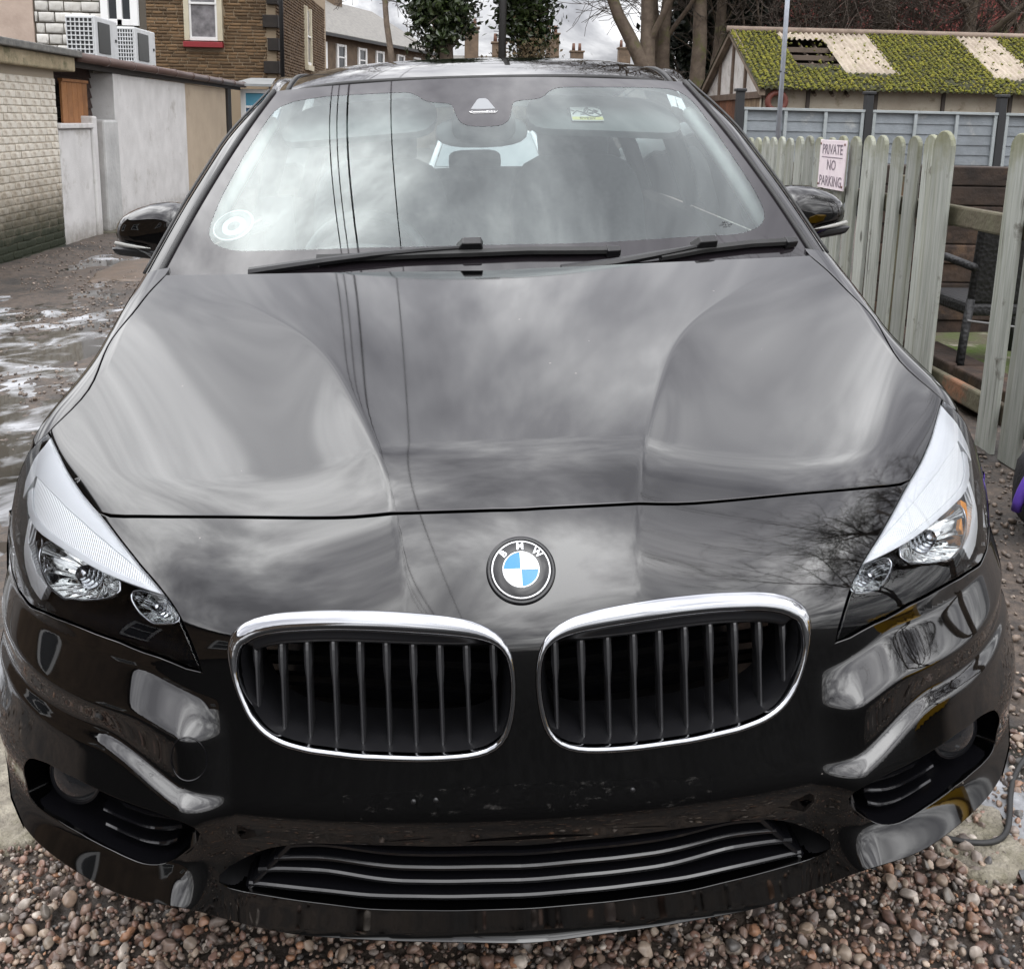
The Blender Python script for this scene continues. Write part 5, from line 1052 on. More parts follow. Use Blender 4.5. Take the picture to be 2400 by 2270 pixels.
# white rendered gate piers, gate, timber shed
WR=mat('white_render',(.62,.61,.60),.85,vary=(.52,.51,.50),vscale=3,bump=.35,bscale=45,stain=((.33,.31,.28),2.5,.58,.75)); height_stain(WR,(.14,.12,.09),-.2,.1,.22,8.,.8)
P1=slab('rendered_pier',(XW-.35,10.84,-.45),(XW-.002,11.86,1.15),WR,bevel=.015); tag(P1,'low white rendered wall with flat cap beside the cream brick outhouse','wall')
slab('cap',(XW-.38,10.82,1.155),(XW+.035,11.88,1.215),WR,P1,.012); slab('return',(XW-.35,11.865,-.40),(XW+.03,12.02,1.30),WR,P1,.02)
GR=mat('grey_render',(.36,.36,.355),.85,vary=(.46,.46,.45),vscale=3,bump=1.0,bscale=14); height_stain(GR,(.12,.11,.09),-.2,.05,.2,8.)
P2=slab('rendered_pier',(XW-.30,12.22,-.35),(XW+.05,12.765,1.255),GR,bevel=.03); tag(P2,'rough grey rendered gate pier in front of the tall white wall','pier')
slab('step',(XW-.2,12.03,-.4),(XW+.25,12.9,-.13),mat('step_stone',(.10,.09,.07),.9,vary=(.05,.05,.03),vscale=8,bump=.6),P2,.02)
GT=empty('wooden_gate',(XW-.12,11.75,-.15)); tag(GT,'tall tan wooden gate standing ajar between the white piers','gate')
WOODT=obj_random(mat('tan_wood',(.30,.135,.05),.6,vary=(.22,.095,.035),vscale=7,bump=.4,bscale=30),.15)
for i in range(5):
    y0=11.30+i*.168; o=slab('plank',(XW-.14,y0,-.13),(XW-.11,y0+.163,1.69),WOODT,bevel=.004); rel(o,GT)
rel(slab('top_rail',(XW-.15,11.29,1.69),(XW-.09,12.145,1.725),WOODT,bevel=.005),GT); 
SH=empty('timber_shed',(XW-.5,11.8,-.2)); tag(SH,'dark brown timber shed with horizontal boards behind the tan gate','shed')
DKW=obj_random(mat('dark_siding',(.030,.016,.012),.6,vary=(.06,.03,.022),vscale=9,bump=.4),.3)
for i in range(16):
    z=-.1+i*.125; mb=MB(); x=XW-.30; mb.hexa([(x-.03,10.86,z),(x+.035,10.86,z),(x+.035,12.76,z),(x-.03,12.76,z),(x-.03,10.86,z+.122),(x+.008,10.86,z+.122),(x+.008,12.76,z+.122),(x-.03,12.76,z+.122)]); rel(mb.build('board',DKW),SH)
rel(slab('window',(XW-.29,10.95,1.22),(XW-.25,11.28,1.60),mat('dim_pane',(.03,.033,.035),.15),bevel=.005),SH)
# white rendered wall, beige panel, post, gutter and low roof
OW=empty('low_outbuilding',(XW,15.5,-.2)); tag(OW,'long low outbuilding with white and beige rendered wall, brown gutter and flat felt roof','outbuilding')
rel(slab('white_wall',(XW-2.5,12.77,-.5),(XW,16.395,1.845),WR,bevel=.01),OW); rel(slab('wall_end',(XW-.02,12.77,-.5),(XW+.012,13.02,1.845),WR,bevel=.008),OW)
BG=mat('beige_render',(.44,.36,.27),.8,vary=(.38,.31,.23),vscale=2,bump=.2,stain=((.22,.16,.10),1.3,.60,.8))
rel(slab('beige_panel',(XW-2.5,16.40,-.5),(XW-.015,19.45,1.845),BG,bevel=.01),OW); rel(slab('corner_post',(XW-.05,19.46,-.5),(XW+.03,19.75,1.85),mat('dark_timber',(.02,.017,.015),.6),bevel=.01),OW)
slab_r=MB(); slab_r.hexa([(XW-4.5,10.9,2.25),(XW+.02,10.9,1.955),(XW+.02,20.6,1.955),(XW-4.5,20.6,2.25),(XW-4.5,10.9,2.33),(XW+.03,10.9,2.02),(XW+.03,20.6,2.02),(XW-4.5,20.6,2.33)]); rel(slab_r.build('roof',mat('roof_felt',(.030,.030,.032),.8,vary=(.06,.06,.055),vscale=5,bump=.6)),OW)
rel(slab('fascia_board',(XW-.02,11.28,1.85),(XW+.04,20.6,1.952),mat('dark_timber',(.02,.017,.015),.6),bevel=.004),OW)
BRN=mat('brown_gutter',(.075,.045,.038),.4,vary=(.095,.06,.05),vscale=4)
tv,tf=tube_geo([(XW+.10,11.28,1.965),(XW+.10,20.7,1.955)],.055,10); rel(mesh_obj('gutter',tv,tf,BRN,None,True),OW)
for y in np.arange(12.2,20.6,1.05):
    tv,tf=tube_geo([(XW+.10,y,1.962),(XW+.10,y+.06,1.962)],.063,10); rel(mesh_obj('gutter_joint',tv,tf,BRN,None,True),OW)
# end extension with the blue window
EX=empty('extension',(-4.0,20.9,-.2)); tag(EX,'small lean-to with white framed window showing blue panes at the end of the outbuilding','extension')
rel(slab('wall',(-4.66,20.72,-.4),(-2.9,22.4,1.16),mat('dark_render',(.09,.085,.08),.9)),EX); rel(slab('wall_side',(-3.2,20.75,1.16),(-2.9,22.4,1.93),mat('dark_render',(.09,.085,.08))),EX)
WF=mat('white_frame',(.75,.75,.74),.4); BLUE=mat('blue_pane',(.015,.07,.16),.06,vary=(.04,.16,.30),vscale=1.2)
for nm,lo,hi,mt in (('window_frame',(-4.60,20.66,1.16),(-4.50,20.76,1.88),WF),('window_frame',(-3.62,20.66,1.16),(-3.5,20.76,1.88),WF),('window_frame',(-4.50,20.66,1.80),(-3.62,20.76,1.88),WF),('window_frame',(-4.50,20.66,1.50),(-3.62,20.76,1.55),WF),('window_frame',(-4.50,20.66,1.16),(-3.62,20.76,1.22),WF),('pane',(-4.50,20.70,1.55),(-3.62,20.73,1.80),mat('blue_pane_light',(.10,.30,.42),.06)),('pane',(-4.50,20.70,1.22),(-3.62,20.73,1.50),BLUE)): rel(slab(nm,lo,hi,mt,bevel=.008),EX)
mb=MB(); mb.hexa([(-4.75,20.45,1.93),(-2.8,20.45,1.93),(-2.8,22.6,2.12),(-4.75,22.6,2.12),(-4.75,20.45,1.98),(-2.8,20.45,1.98),(-2.8,22.6,2.17),(-4.75,22.6,2.17)]); rel(mb.build('lean_to_roof',mat('lead_grey',(.17,.18,.18),.5,vary=(.25,.26,.26),vscale=3)),EX)
# two condenser units on the flat roof
ACW=mat('ac_casing',(.60,.61,.62),.45,vary=(.52,.53,.53),vscale=6)
def condenser(x,y,z,wx,wy,h,label):
    U=empty('condenser_unit',(x,y,z)); tag(U,label,'air conditioner','condenser units on the low roof'); U.location=(x,y,z)
    mb=MB(); mb.box((-wx,0,0),(0,wy,h)); mb.build('casing',ACW,U,bevel=.02)
    mb=MB(); mb.box((-wx+.03,-.012,.04),(-.03,-.002,h-.04)); g=mb.build('coil',mat('ac_coil',(.03,.03,.032),.5),U)
    for i in range(7): slab('fin',(-wx+.02+i*(wx-.05)/6,-.03,.03),(-wx+.034+i*(wx-.05)/6,-.013,h-.03),ACW,U,0)
    for i in range(9): slab('fin',(-wx+.02,-.034,.03+i*(h-.075)/8),(-.016,-.020,.046+i*(h-.075)/8),ACW,U,0)
    slab('fan_panel',(.002,wy*.12,.06),(.014,wy*.62,h-.08),mat('ac_dark',(.025,.028,.028),.35),U,.01); slab('handle',(.002,wy*.86,h*.45),(.016,wy*.92,h*.52),mat('ac_dark',(.025,.028,.028)),U,.003)
    for q in (.1,.8): slab('foot',(-wx,wy*q,-.10),(.02,wy*q+.08,.0),mat('ac_foot',(.08,.08,.08),.6),U,.005)
condenser(-5.42,14.62,2.14,.42,1.02,.58,'larger white condenser unit with open grid side on the flat roof')
condenser(-5.42,16.52,2.14,.30,1.15,.58,'smaller looking white condenser unit behind the larger one on the flat roof')
# white painted stone building behind the units
STB=empty('painted_building',(-8.3,20,0)); tag(STB,'white painted rubble stone building rising behind the condenser units','building')
PS=obj_random(mat('painted_stone',(.62,.61,.58),.8,vary=(.48,.46,.42),vscale=4,bump=.8,bscale=18,stain=((.22,.20,.16),5,.60,.75)),.12)
PK=mat('pink_render',(.44,.35,.29),.85,vary=(.36,.28,.23),vscale=2.5,bump=.5,bscale=16)
w_=slab('wall',(-12.6,20.0,-.3),(-6.36,20.5,7.5),mat('joint_dark',(.10,.085,.065),.9)); rel(w_,STB)
rel(slab('render_coat',(-12.6,19.93,-.3),(-8.35,20.0,7.5),PK),STB)
sk=lambda a,b,c,d: False
brick_field(w_,(-8.33,20.0,2.0),(1,0,0),(0,0,1),(0,-1,0),1.95,3.3,.29,.205,.020,.05,PS,opening=(1.28,2.1,.98,9.),limit=300,seed=9,vary_w=.38,jit=.022)
g_=slab('window',(-6.98,19.98,3.10),(-6.42,20.02,4.6),mat('dark_pane',(.04,.043,.047),.1)); rel(g_,STB)
for lo,hi in (((-7.06,19.90,3.0),(-6.92,20.05,4.7)),((-6.50,19.90,3.0),(-6.36,20.05,4.7)),((-6.76,19.92,3.0),(-6.66,20.04,4.7)),((-6.92,19.92,3.0),(-6.50,20.05,3.12))):
    q=slab('frame',lo,hi,WF,bevel=.008); q.parent=g_
# brown stone house
HB=empty('stone_house',(-6,29,0)); tag(HB,'brown coursed stone house with white sash window, red sill and black downpipe','house')
BRS=obj_random(mat('brown_stone',(.105,.062,.030),.85,vary=(.17,.105,.052),vscale=3,bump=.6,bscale=25),.42)
MOR=mat('stone_mortar',(.30,.235,.16),.9)
w_=slab('wall',(-13,29.06,-.3),(-5.26,40,9.0),MOR); rel(w_,HB)
def skipw(a,b,c,d): return (b>5.20 and a<6.32 and d>3.35-2.2 and c<5.4-2.2) 
brick_field(w_,(-12.95,29.06,2.2),(1,0,0),(0,0,1),(0,-1,0),7.42,3.0,.33,.088,.020,.03,BRS,opening=(5.18,6.24,.95,3.4),limit=300,seed=11,vary_w=.35,jit=.01,focus=lambda u,v:abs(u-5.6)+abs(v-1))
brick_field(w_,(-5.26,29.0,1.8),(0,1,0),(0,0,1),(1,0,0),10.5,3.6,.36,.088,.020,.03,BRS,opening=(5.25,6.55,1.05,3.15),limit=0,seed=12,vary_w=.35,jit=.01)
def sash(x0,x1,z0,z1,y,parent,facing=-1,frame=WF,surround=None,name='window'):
    o=empty(name) if False else None
    d=.10
    g=slab(name,(x0+.1,y-.02,z0+.08),(x1-.1,y+.02,z1-.08),mat('net_pane',(.28,.27,.28),.12,vary=(.14,.135,.14),vscale=4)); rel(g,parent)
    def ch(nm,lo,hi,mt): 
        q=slab(nm,lo,hi,mt,bevel=.006); q.parent=g
    sf=surround or WF
    ch('surround',(x0-.02,y-.08,z0),(x0+.12,y+.06,z1),sf); ch('surround',(x1-.12,y-.08,z0),(x1+.02,y+.06,z1),sf); ch('frame',(x0+.12,y-.06,(z0+z1)/2-.03),(x1-.12,y+.03,(z0+z1)/2+.03),frame)
    ch('frame',(x0+.12,y-.06,z0),(x1-.12,y+.03,z0+.10),frame); ch('frame',(x0+.12,y-.06,z1-.08),(x1-.12,y+.03,z1),frame); ch('frame',(x0+.12,y-.05,z0+.1),(x0+.18,y+.03,z1-.08),frame); ch('frame',(x1-.18,y-.05,z0+.1),(x1-.12,y+.03,z1-.08),frame)
    return g
CRS=mat('cream_stone',(.58,.53,.40),.7,vary=(.50,.45,.33),vscale=3)
g=sash(-7.75,-6.74,3.36,5.35,29.0,HB,surround=CRS); q=slab('sill',(-7.80,28.86,3.18),(-6.72,29.10,3.33),mat('red_sill',(.26,.025,.03),.5),bevel=.01); q.parent=g
sash(-10.25,-9.05,3.85,5.6,29.0,HB)
# side window on the gable wall (faces the lane)
def side_sash(x,y0,y1,z0,z1,parent):
    g=slab('window',(x-.02,y0+.1,z0+.08),(x+.02,y1-.1,z1-.08),mat('net_pane',(.28,.27,.28))); rel(g,parent)
    for lo,hi,mt in (((x-.05,y0,z0),(x+.08,y0+.16,z1),CRS),((x-.05,y1-.16,z0),(x+.08,y1,z1),CRS),((x-.03,y0+.16,z0),(x+.06,y1-.16,z0+.1),WF),((x-.03,y0+.16,(z0+z1)/2-.03),(x+.06,y1-.16,(z0+z1)/2+.03),WF),((x-.06,y0-.08,z0-.18),(x+.12,y1+.08,z0-.01),CRS)):
        q=slab('frame',lo,hi,mt,bevel=.008); q.parent=g
side_sash(-5.23,34.3,35.5,3.05,4.9,HB)
QB=mat('quoin_stone',(.016,.013,.011),.8,vary=(.03,.024,.02),vscale=5)
for i in range(7):
    z=1.9+i*.62; rel(slab('quoin',(-5.62 if i%2 else -5.50,28.94,z),(-5.20,29.3 if i%2 else 29.5,z+.34),QB,bevel=.015),HB)
tv,tf=tube_geo([(-5.10,28.95,-.2),(-5.10,28.95,9)],.06,8); rel(mesh_obj('downpipe',tv,tf,mat('black_iron',(.010,.010,.011),.4),None,True),HB)
# terrace further up the lane
TE=empty('terraced_row',(-4,50,0)); tag(TE,'row of stone terraced houses with grey slate roof and white windows beyond the brown house','terrace')
a0=np.array([-6.3,43.5]); a1=np.array([-1.75,56.5]); dirv=(a1-a0)/np.linalg.norm(a1-a0); nrm=np.array([-dirv[1],dirv[0]]); ang=math.atan2(dirv[1],dirv[0])
Lr=np.linalg.norm(a1-a0)
TR=empty('x'); bpy.data.objects.remove(TR)
TE.location=(a0[0],a0[1],0); TE.rotation_euler=(0,0,ang)
TW=mat('terrace_stone',(.085,.06,.04),.85,vary=(.15,.105,.07),vscale=2.2,bump=.5,bscale=12)
mb=MB(); mb.box((0,.0,-.3),(Lr,7,4.85)); mb.build('wall',TW,TE)
mb=MB(); mb.hexa([(-.3,-.35,4.75),(Lr+.3,-.35,4.75),(Lr+.3,3.5,6.9),(-.3,3.5,6.9),(-.3,-.35,4.88),(Lr+.3,-.35,4.88),(Lr+.3,3.5,7.05),(-.3,3.5,7.05)]); rf=mb.build('roof',mat('slate',(.12,.115,.105),.7,vary=(.19,.18,.16),vscale=6,bump=.8,bscale=20),TE)
mb=MB(); mb.box((-.3,-.42,4.72),(Lr+.3,-.30,4.84)); mb.build('gutter',mat('black_iron',(.010,.010,.011)),TE)
for i,xq in enumerate((.5,2.4,4.6,6.6,9.2,11.4)):
    w=slab('window',(xq,-.03,3.45),(xq+.75,.02,4.45),mat('dark_pane',(.04,.043,.047),.1),TE,.004)
    for lo,hi in (((xq-.10,-.08,3.40),(xq+.06,.03,4.5)),((xq+.69,-.08,3.40),(xq+.85,.03,4.5)),((xq+.06,-.06,3.40),(xq+.69,.03,3.5)),((xq+.06,-.06,4.4),(xq+.69,.03,4.5)),((xq+.06,-.06,3.92),(xq+.69,.03,3.98))): slab('frame',lo,hi,WF,w,.005)
for xq in (3.2,8.4):
    c=slab('chimney',(xq,3.0,6.3),(xq+.9,3.9,8.2),TW,rf,.02)
# ------------------------------------------------------------------ right side: picket fence, yard, shed
FG=empty('picket_fence',(2.03,4.6,.1)); tag(FG,'weathered sage green picket fence with rounded tops along the right of the car','fence')
def wood_mat(name,c1,c2,worn,algae,zalg=(1.1,1.28)):
    m=bpy.data.materials.new(name); m.use_nodes=True; nn,ll,bs=nodes_of(m); tc=nn.new('ShaderNodeTexCoord'); oi=nn.new('ShaderNodeObjectInfo')
    ad=nn.new('ShaderNodeVectorMath'); ad.operation='ADD'; ll.new(tc.outputs['Object'],ad.inputs[0]); cb=nn.new('ShaderNodeCombineXYZ'); mm=nn.new('ShaderNodeMath'); mm.operation='MULTIPLY'; mm.inputs[1].default_value=37.; ll.new(oi.outputs['Random'],mm.inputs[0])
    for i in range(3): ll.new(mm.outputs[0],cb.inputs[i])
    ll.new(cb.outputs[0],ad.inputs[1]); mp=nn.new('ShaderNodeMapping'); mp.inputs['Scale'].default_value=(1,1,.05); ll.new(ad.outputs[0],mp.inputs[0])
    def noise(vec,sc,det=6,ro=.6):
        n=nn.new('ShaderNodeTexNoise'); n.inputs['Scale'].default_value=sc; n.inputs['Detail'].default_value=det; n.inputs['Roughness'].default_value=ro; ll.new(vec,n.inputs['Vector']); return n.outputs[0]
    def rng_(v,a,b,c=0.,d=1.):
        r=nn.new('ShaderNodeMapRange'); ll.new(v,r.inputs[0]); r.inputs[1].default_value=a; r.inputs[2].default_value=b; r.inputs[3].default_value=c; r.inputs[4].default_value=d; return r.outputs[0]
    def mix(f,a,b):
        x=nn.new('ShaderNodeMixRGB'); ll.new(f,x.inputs[0])
        for i,v in ((1,a),(2,b)):
            if isinstance(v,tuple): x.inputs[i].default_value=(*v,1)
            else: ll.new(v,x.inputs[i])
        return x.outputs[0]
    g=noise(mp.outputs[0],70); c=mix(rng_(g,.35,.65),c1,c2)
    c=mix(rng_(noise(ad.outputs[0],7,8,.7),.60,.70,0,.85),c,worn)                    # bare, dark weathered patches
    c=mix(rng_(noise(mp.outputs[0],26),.63,.70,0,.8),c,(worn[0]*.5,worn[1]*.5,worn[2]*.5))   # cracks along the grain
    v=nn.new('ShaderNodeTexVoronoi'); v.inputs['Scale'].default_value=4.2; mp2=nn.new('ShaderNodeMapping'); mp2.inputs['Scale'].default_value=(1,1,.55); ll.new(ad.outputs[0],mp2.inputs[0]); ll.new(mp2.outputs[0],v.inputs['Vector']); c=mix(rng_(v.outputs['Distance'],.05,.085,.8,0),c,(.03,.027,.02))   # knots
    sp_=nn.new('ShaderNodeSeparateXYZ'); ll.new(tc.outputs['Object'],sp_.inputs[0]); a1=nn.new('ShaderNodeMath'); a1.operation='MULTIPLY_ADD'; ll.new(noise(ad.outputs[0],12),a1.inputs[0]); a1.inputs[1].default_value=.35; ll.new(sp_.outputs[2],a1.inputs[2])
    c=mix(rng_(a1.outputs[0],zalg[0]+.17,zalg[1]+.17,0,.75),c,algae)
    c=mix(rng_(noise(mp.outputs[0],9,3),.55,.72,0,.45),c,algae)
    sc=nn.new('ShaderNodeVectorMath'); sc.operation='SCALE'; ll.new(c,sc.inputs[0]); ll.new(rng_(oi.outputs['Random'],0,1,.78,1.22),sc.inputs['Scale']); ll.new(sc.outputs[0],bs.inputs['Base Color'])
    bs.inputs['Roughness'].default_value=.7; b=nn.new('ShaderNodeBump'); b.inputs['Strength'].default_value=.5; b.inputs['Distance'].default_value=.004; ll.new(g,b.inputs['Height']); ll.new(b.outputs[0],bs.inputs['Normal']); MAT[name]=m; return m
PKT=wood_mat('sage_paint',(.215,.228,.200),(.335,.345,.315),(.060,.052,.038),(.125,.125,.050))
_pk={}
def picket(y,w,h,x=2.03,th=.022,lean=0.,z0=None):
    key=(round(w,3),round(h,3))
    if key not in _pk:
        pts=[(-w/2,0),(w/2,0),(w/2,h-w*.42)]+[(w/2*math.cos(t),h-w*.42+w*.42*math.sin(t)) for t in np.linspace(.12,math.pi-.12,9)]+[(-w/2,h-w*.42)]; n=len(pts)
        V=[(-th,a,b) for a,b in pts]+[(-th+.003,a*.0+a*(1-.006/w*2)*1.0,b) for a,b in pts]
        V=[(-th/2,a,b) for a,b in pts]+[(th/2,a,b) for a,b in pts]
        F=[tuple(range(n)),tuple(range(2*n-1,n-1,-1))]+[(i,n+i,n+(i+1)%n,(i+1)%n) for i in range(n)]
        me=bpy.data.meshes.new('picket'); me.from_pydata(V,[],[f[::-1] for f in F]); me.materials.append(PKT); me.update(); _pk[key]=me
    o=bpy.data.objects.new('picket',_pk[key]); COL.objects.link(o); o.parent=FG
    o.location=(x-FG.location.x,y-FG.location.y,(gbase(x,y) if z0 is None else z0)-.02-FG.location.z); o.rotation_euler=(lean,0,random.uniform(-.02,.02))
    b=o.modifiers.new('bevel','BEVEL'); b.width=.004; b.segments=1; return o
for k in range(22):
    if k in (0,): continue
    picket(3.25+.187*k,.125,1.262-.004*k+random.uniform(-.008,.008),lean=random.uniform(-.012,.012))
picket(3.27,.175,1.275,2.005)
for k in (3,4,5,6,7): picket(3.25-.187*k,.13,1.27,lean=random.uniform(-.01,.02))
for z in (.98,.235):
    rl_=slab('rail',(2.047,1.6,z-.045+.0),(2.085,7.4,z+.045),mat('rail_wood',(.105,.10,.06),.8,vary=(.06,.045,.028),vscale=5,bump=.5,stain=((.17,.08,.04),2.5,.58,.66))); rel(rl_,FG)
for y in (2.0,3.95,5.6,7.2): rel(slab('fence_post',(2.09,y-.04,0.0),(2.17,y+.04,1.12),mat('rail_wood',(.16,.155,.10)),bevel=.008),FG)
# NO PARKING sign
SG=mesh_obj('no_parking_sign',[],[],None); SGm=MB(); SGm.box((-.004,-.205,-.137),(.004,.205,.137))
bpy.data.objects.remove(SG); SG=SGm.build('parking_sign',mat('sign_white',(.74,.66,.68),.5,vary=(.68,.58,.62),vscale=14,stain=((.45,.36,.36),25,.62,.74)),bevel=.002); SG.location=(1.99,4.600,1.142); SG.rotation_euler=(-.0,.0,0)
tag(SG,'small white sign reading PRIVATE NO PARKING screwed to the picket fence','sign')
INK=mat('sign_ink',(.085,.065,.09),.6,vary=(.30,.25,.28),vscale=60)
def sign_text(t,z,size,sx=1.0):
    o=text_obj('lettering',t,size,INK,SG,(-.0048,0,z),(math.pi/2,0,-math.pi/2),.0004,bold=.0012); o.scale=(sx,1,1); return o
sign_text('PRIVATE',.083,.078,1.12); sign_text('NO',-.005,.080,1.15); sign_text('PARKING',-.095,.080,1.08)
slab('underline',(-.0052,-.165,.038),(-.0042,.165,.043),INK,SG,0)
for yq in (-.19,.19):
    for zq in (-.115,.115):
        tv,tf=tube_geo([(-.008,yq,zq),(-.002,yq,zq)],.007,8); mesh_obj('screw',tv,tf,mat('rust',(.13,.05,.03),.7),SG,True)
# yard behind: dark timber sleeper wall, wicker chair
SW_=empty('sleeper_wall',(3.6,5.0,.1)); tag(SW_,'wall of dark stacked timber sleepers behind the gap in the picket fence','wall')
SLP=obj_random(mat('sleeper',(.050,.030,.020),.85,vary=(.020,.013,.010),vscale=7,bump=1.0,bscale=22,stain=((.10,.06,.035),4,.55,.7)),.35)
for i in range(9): rel(slab('sleeper',(2.35,4.9+random.uniform(-.015,.015),.08+i*.118),(5.4,5.08,.08+i*.118+.113),SLP,bevel=.008),SW_)
for i in range(3): rel(slab('sleeper',(2.35,4.30-i*.6,.10),(2.55,4.86-i*.6,.20),SLP,bevel=.01),SW_)
YM=mesh_obj('moss_patch',[(2.2,3.0,.118),(3.9,3.0,.15),(3.9,4.85,.15),(2.2,4.85,.118)],[(0,1,2,3)],mat('moss_ground',(.10,.085,.06),.9,vary=(.075,.12,.018),vscale=4,bump=1.,bscale=40,stain=((.30,.27,.22),5,.56,.66)),None); tag(YM,kind='structure')
CH=empty('wicker_chair',(2.72,3.92,.12)); tag(CH,'black woven wicker chair behind the gap in the fence','chair')
WK=mat('black_wicker',(.006,.006,.007),.55); nn,ll,bs=nodes_of(WK); tc_=nn.new('ShaderNodeTexCoord'); vw=nn.new('ShaderNodeTexVoronoi'); vw.inputs['Scale'].default_value=48; ll.new(tc_.outputs['Object'],vw.inputs['Vector']); bb=nn.new('ShaderNodeBump'); bb.inputs['Distance'].default_value=.004; ll.new(vw.outputs['Distance'],bb.inputs['Height']); ll.new(bb.outputs[0],bs.inputs['Normal'])
mb=MB(); mb.hexa([(-.24,-.10,.36),(.26,-.10,.36),(.26,-.05,.36),(-.24,-.05,.36),(-.27,-.20,.80),(.28,-.20,.80),(.28,-.15,.80),(-.27,-.15,.80)]); mb.build('backrest',WK,CH,bevel=.02)
mb=MB(); mb.box((-.25,-.10,.30),(.27,.42,.37)); mb.build('seat',WK,CH,bevel=.02)
for x,y,dx in ((-.27,-.17,-.05),(.27,-.17,.05),(-.25,.40,-.03),(.26,.40,.03)):
    tv,tf=tube_geo([(x*1.0,y,.40),(x+dx*.5,y-.02 if y<0 else y,.2),(x+dx,y-.05 if y<0 else y+.02,-.01)],.022,8); mesh_obj('leg',tv,tf,WK,CH,True)
for s_ in (-1,1):
    tv,tf=tube_geo([(s_*.27,-.17,.56),(s_*.29,.1,.58),(s_*.28,.38,.54),(s_*.26,.40,.36)],.022,8); mesh_obj('armrest',tv,tf,WK,CH,True)
tv,tf=tube_geo([(-.30,-.22,.30),(.0,-.215,.265),(.30,-.22,.29)],.006,6); mesh_obj('stretcher',tv,tf,mat('grey_wire',(.18,.18,.18),.5),CH,True)
# bag with purple straps by the car's corner
BGx,BGy=1.83,1.76; BA=cushion('holdall_bag',(0,0,.135),(.13,.20,.14),mat('bag_mesh',(.010,.010,.012),.7,bump=.6,bscale=120),None,0,.55); BA.location=(BGx,BGy,float(gbase(BGx,BGy))); tag(BA,'black mesh bag with purple straps on the ground beside the headlamp','bag')
PUR=mat('purple_webbing',(.12,.06,.42),.5)
for yq in (-.09,.05):
    a=np.linspace(-.1,math.pi+.1,20); tv,tf=tube_geo([(math.cos(t)*.150,yq+.02*math.sin(2*t),.09+math.sin(t)*.20) for t in a],.016,8); mesh_obj('strap',tv,tf,PUR,BA,True)
# grey panel fence with black posts
PF=empty('panel_fence',(5.6,12.7,0)); tag(PF,'grey timber panel fence with horizontal boards between black posts','fence')
GP=obj_random(mat('grey_board',(.23,.255,.275),.75,vary=(.17,.19,.205),vscale=3,bump=.5,bscale=25,stain=((.33,.34,.33),3,.58,.72)),.12)
GF=mat('pale_batten',(.33,.36,.37),.7,vary=(.27,.30,.30),vscale=5)
BP=mat('black_post',(.018,.019,.021),.5)
xs=[3.60,5.345,7.175,9.0]; 
for a,b in zip(xs[:-1],xs[1:]):
    top=1.565
    for i in range(11):
        z=.10+i*.133; mb=MB(); mb.hexa([(a+.06,12.69,z),(b-.06,12.69,z),(b-.06,12.715,z),(a+.06,12.715,z),(a+.06,12.703,z+.137),(b-.06,12.703,z+.137),(b-.06,12.715,z+.137),(a+.06,12.715,z+.137)]); rel(mb.build('board',GP),PF)
    for q in (a+.06,a+.06+(b-a-.12)*.333,a+.06+(b-a-.12)*.667,b-.10): rel(slab('batten',(q,12.655,.08),(q+.045,12.688,top),GF,bevel=.004),PF)
    rel(slab('top_rail',(a+.05,12.645,top),(b-.05,12.73,top+.035),GF,bevel=.004),PF)
for x in xs: rel(slab('post',(x-.05,12.64,-.1),(x+.05,12.76,1.80),BP,bevel=.008),PF); rel(slab('post_cap',(x-.07,12.62,1.80),(x+.07,12.78,1.84),BP,bevel=.01),PF)
LP=empty('lamp_pole',(4.0,12.2,0)); tag(LP,'thin galvanised pole standing behind the picket fence','pole')
tv,tf=tube_geo([(0,0,0.05),(-.02,0,5.2)],[.032,.028],10); mesh_obj('shaft',tv,tf,mat('galvanised',(.42,.45,.50),.4,.6,vary=(.34,.37,.42),vscale=5),LP,True); tv,tf=tube_geo([(-.06,-.01,2.05),(.05,-.02,2.02)],.012,6); mesh_obj('clip',tv,tf,BP,LP,True)
# mossy corrugated shed
SD_=empty('mossy_shed',(9,19,0)); tag(SD_,'old shed with moss covered corrugated roof and half timbered gable','shed')
SX0,SX1,SY0,SY1,SYR=5.72,16.,19.,24.,21.5; EZ,RZ=2.13,3.36
CRW=mat('cream_panel',(.40,.36,.29),.85,vary=(.32,.28,.22),vscale=2,bump=.3,stain=((.17,.14,.09),3,.55,.7))
w_=MB(); w_.box((SX0+.02,SY0+.15,-.2),(SX1,SY0+.25,2.12)); rel(w_.build('wall',CRW),SD_)
for x in np.arange(SX0+.9,SX1,1.35): rel(slab('upright',(x,SY0+.10,.0),(x+.07,SY0+.148,2.1),mat('dark_upright',(.045,.035,.028),.7),bevel=.004),SD_)
# gable: timber frame, pale panels, boarded lower part
def gz_(y): return EZ+(RZ-EZ)*(1-abs(y-SYR)/(SYR-SY0))
PNL=mat('gable_white',(.62,.60,.58),.8,vary=(.46,.43,.40),vscale=3.5,stain=((.17,.12,.08),4,.58,.74))
ysp=[19.12,20.45,21.5,22.6,23.9]
for a,b in zip(ysp[:-1],ysp[1:]):
    mb=MB(); mb.hexa([(SX0+.05,b,2.0),(SX0+.05,a,2.0),(SX0+.09,a,2.0),(SX0+.09,b,2.0),(SX0+.05,b,gz_(b)-.06),(SX0+.05,a,gz_(a)-.06),(SX0+.09,a,gz_(a)-.06),(SX0+.09,b,gz_(b)-.06)]); rel(mb.build('gable_panel',PNL),SD_)
DT=mat('old_timber',(.075,.05,.035),.8,vary=(.14,.10,.075),vscale=5,bump=.5)
for y in ysp[1:-1]: rel(slab('stud',(SX0,y-.05,2.0),(SX0+.07,y+.05,gz_(y)-.08),DT,bevel=.004),SD_)
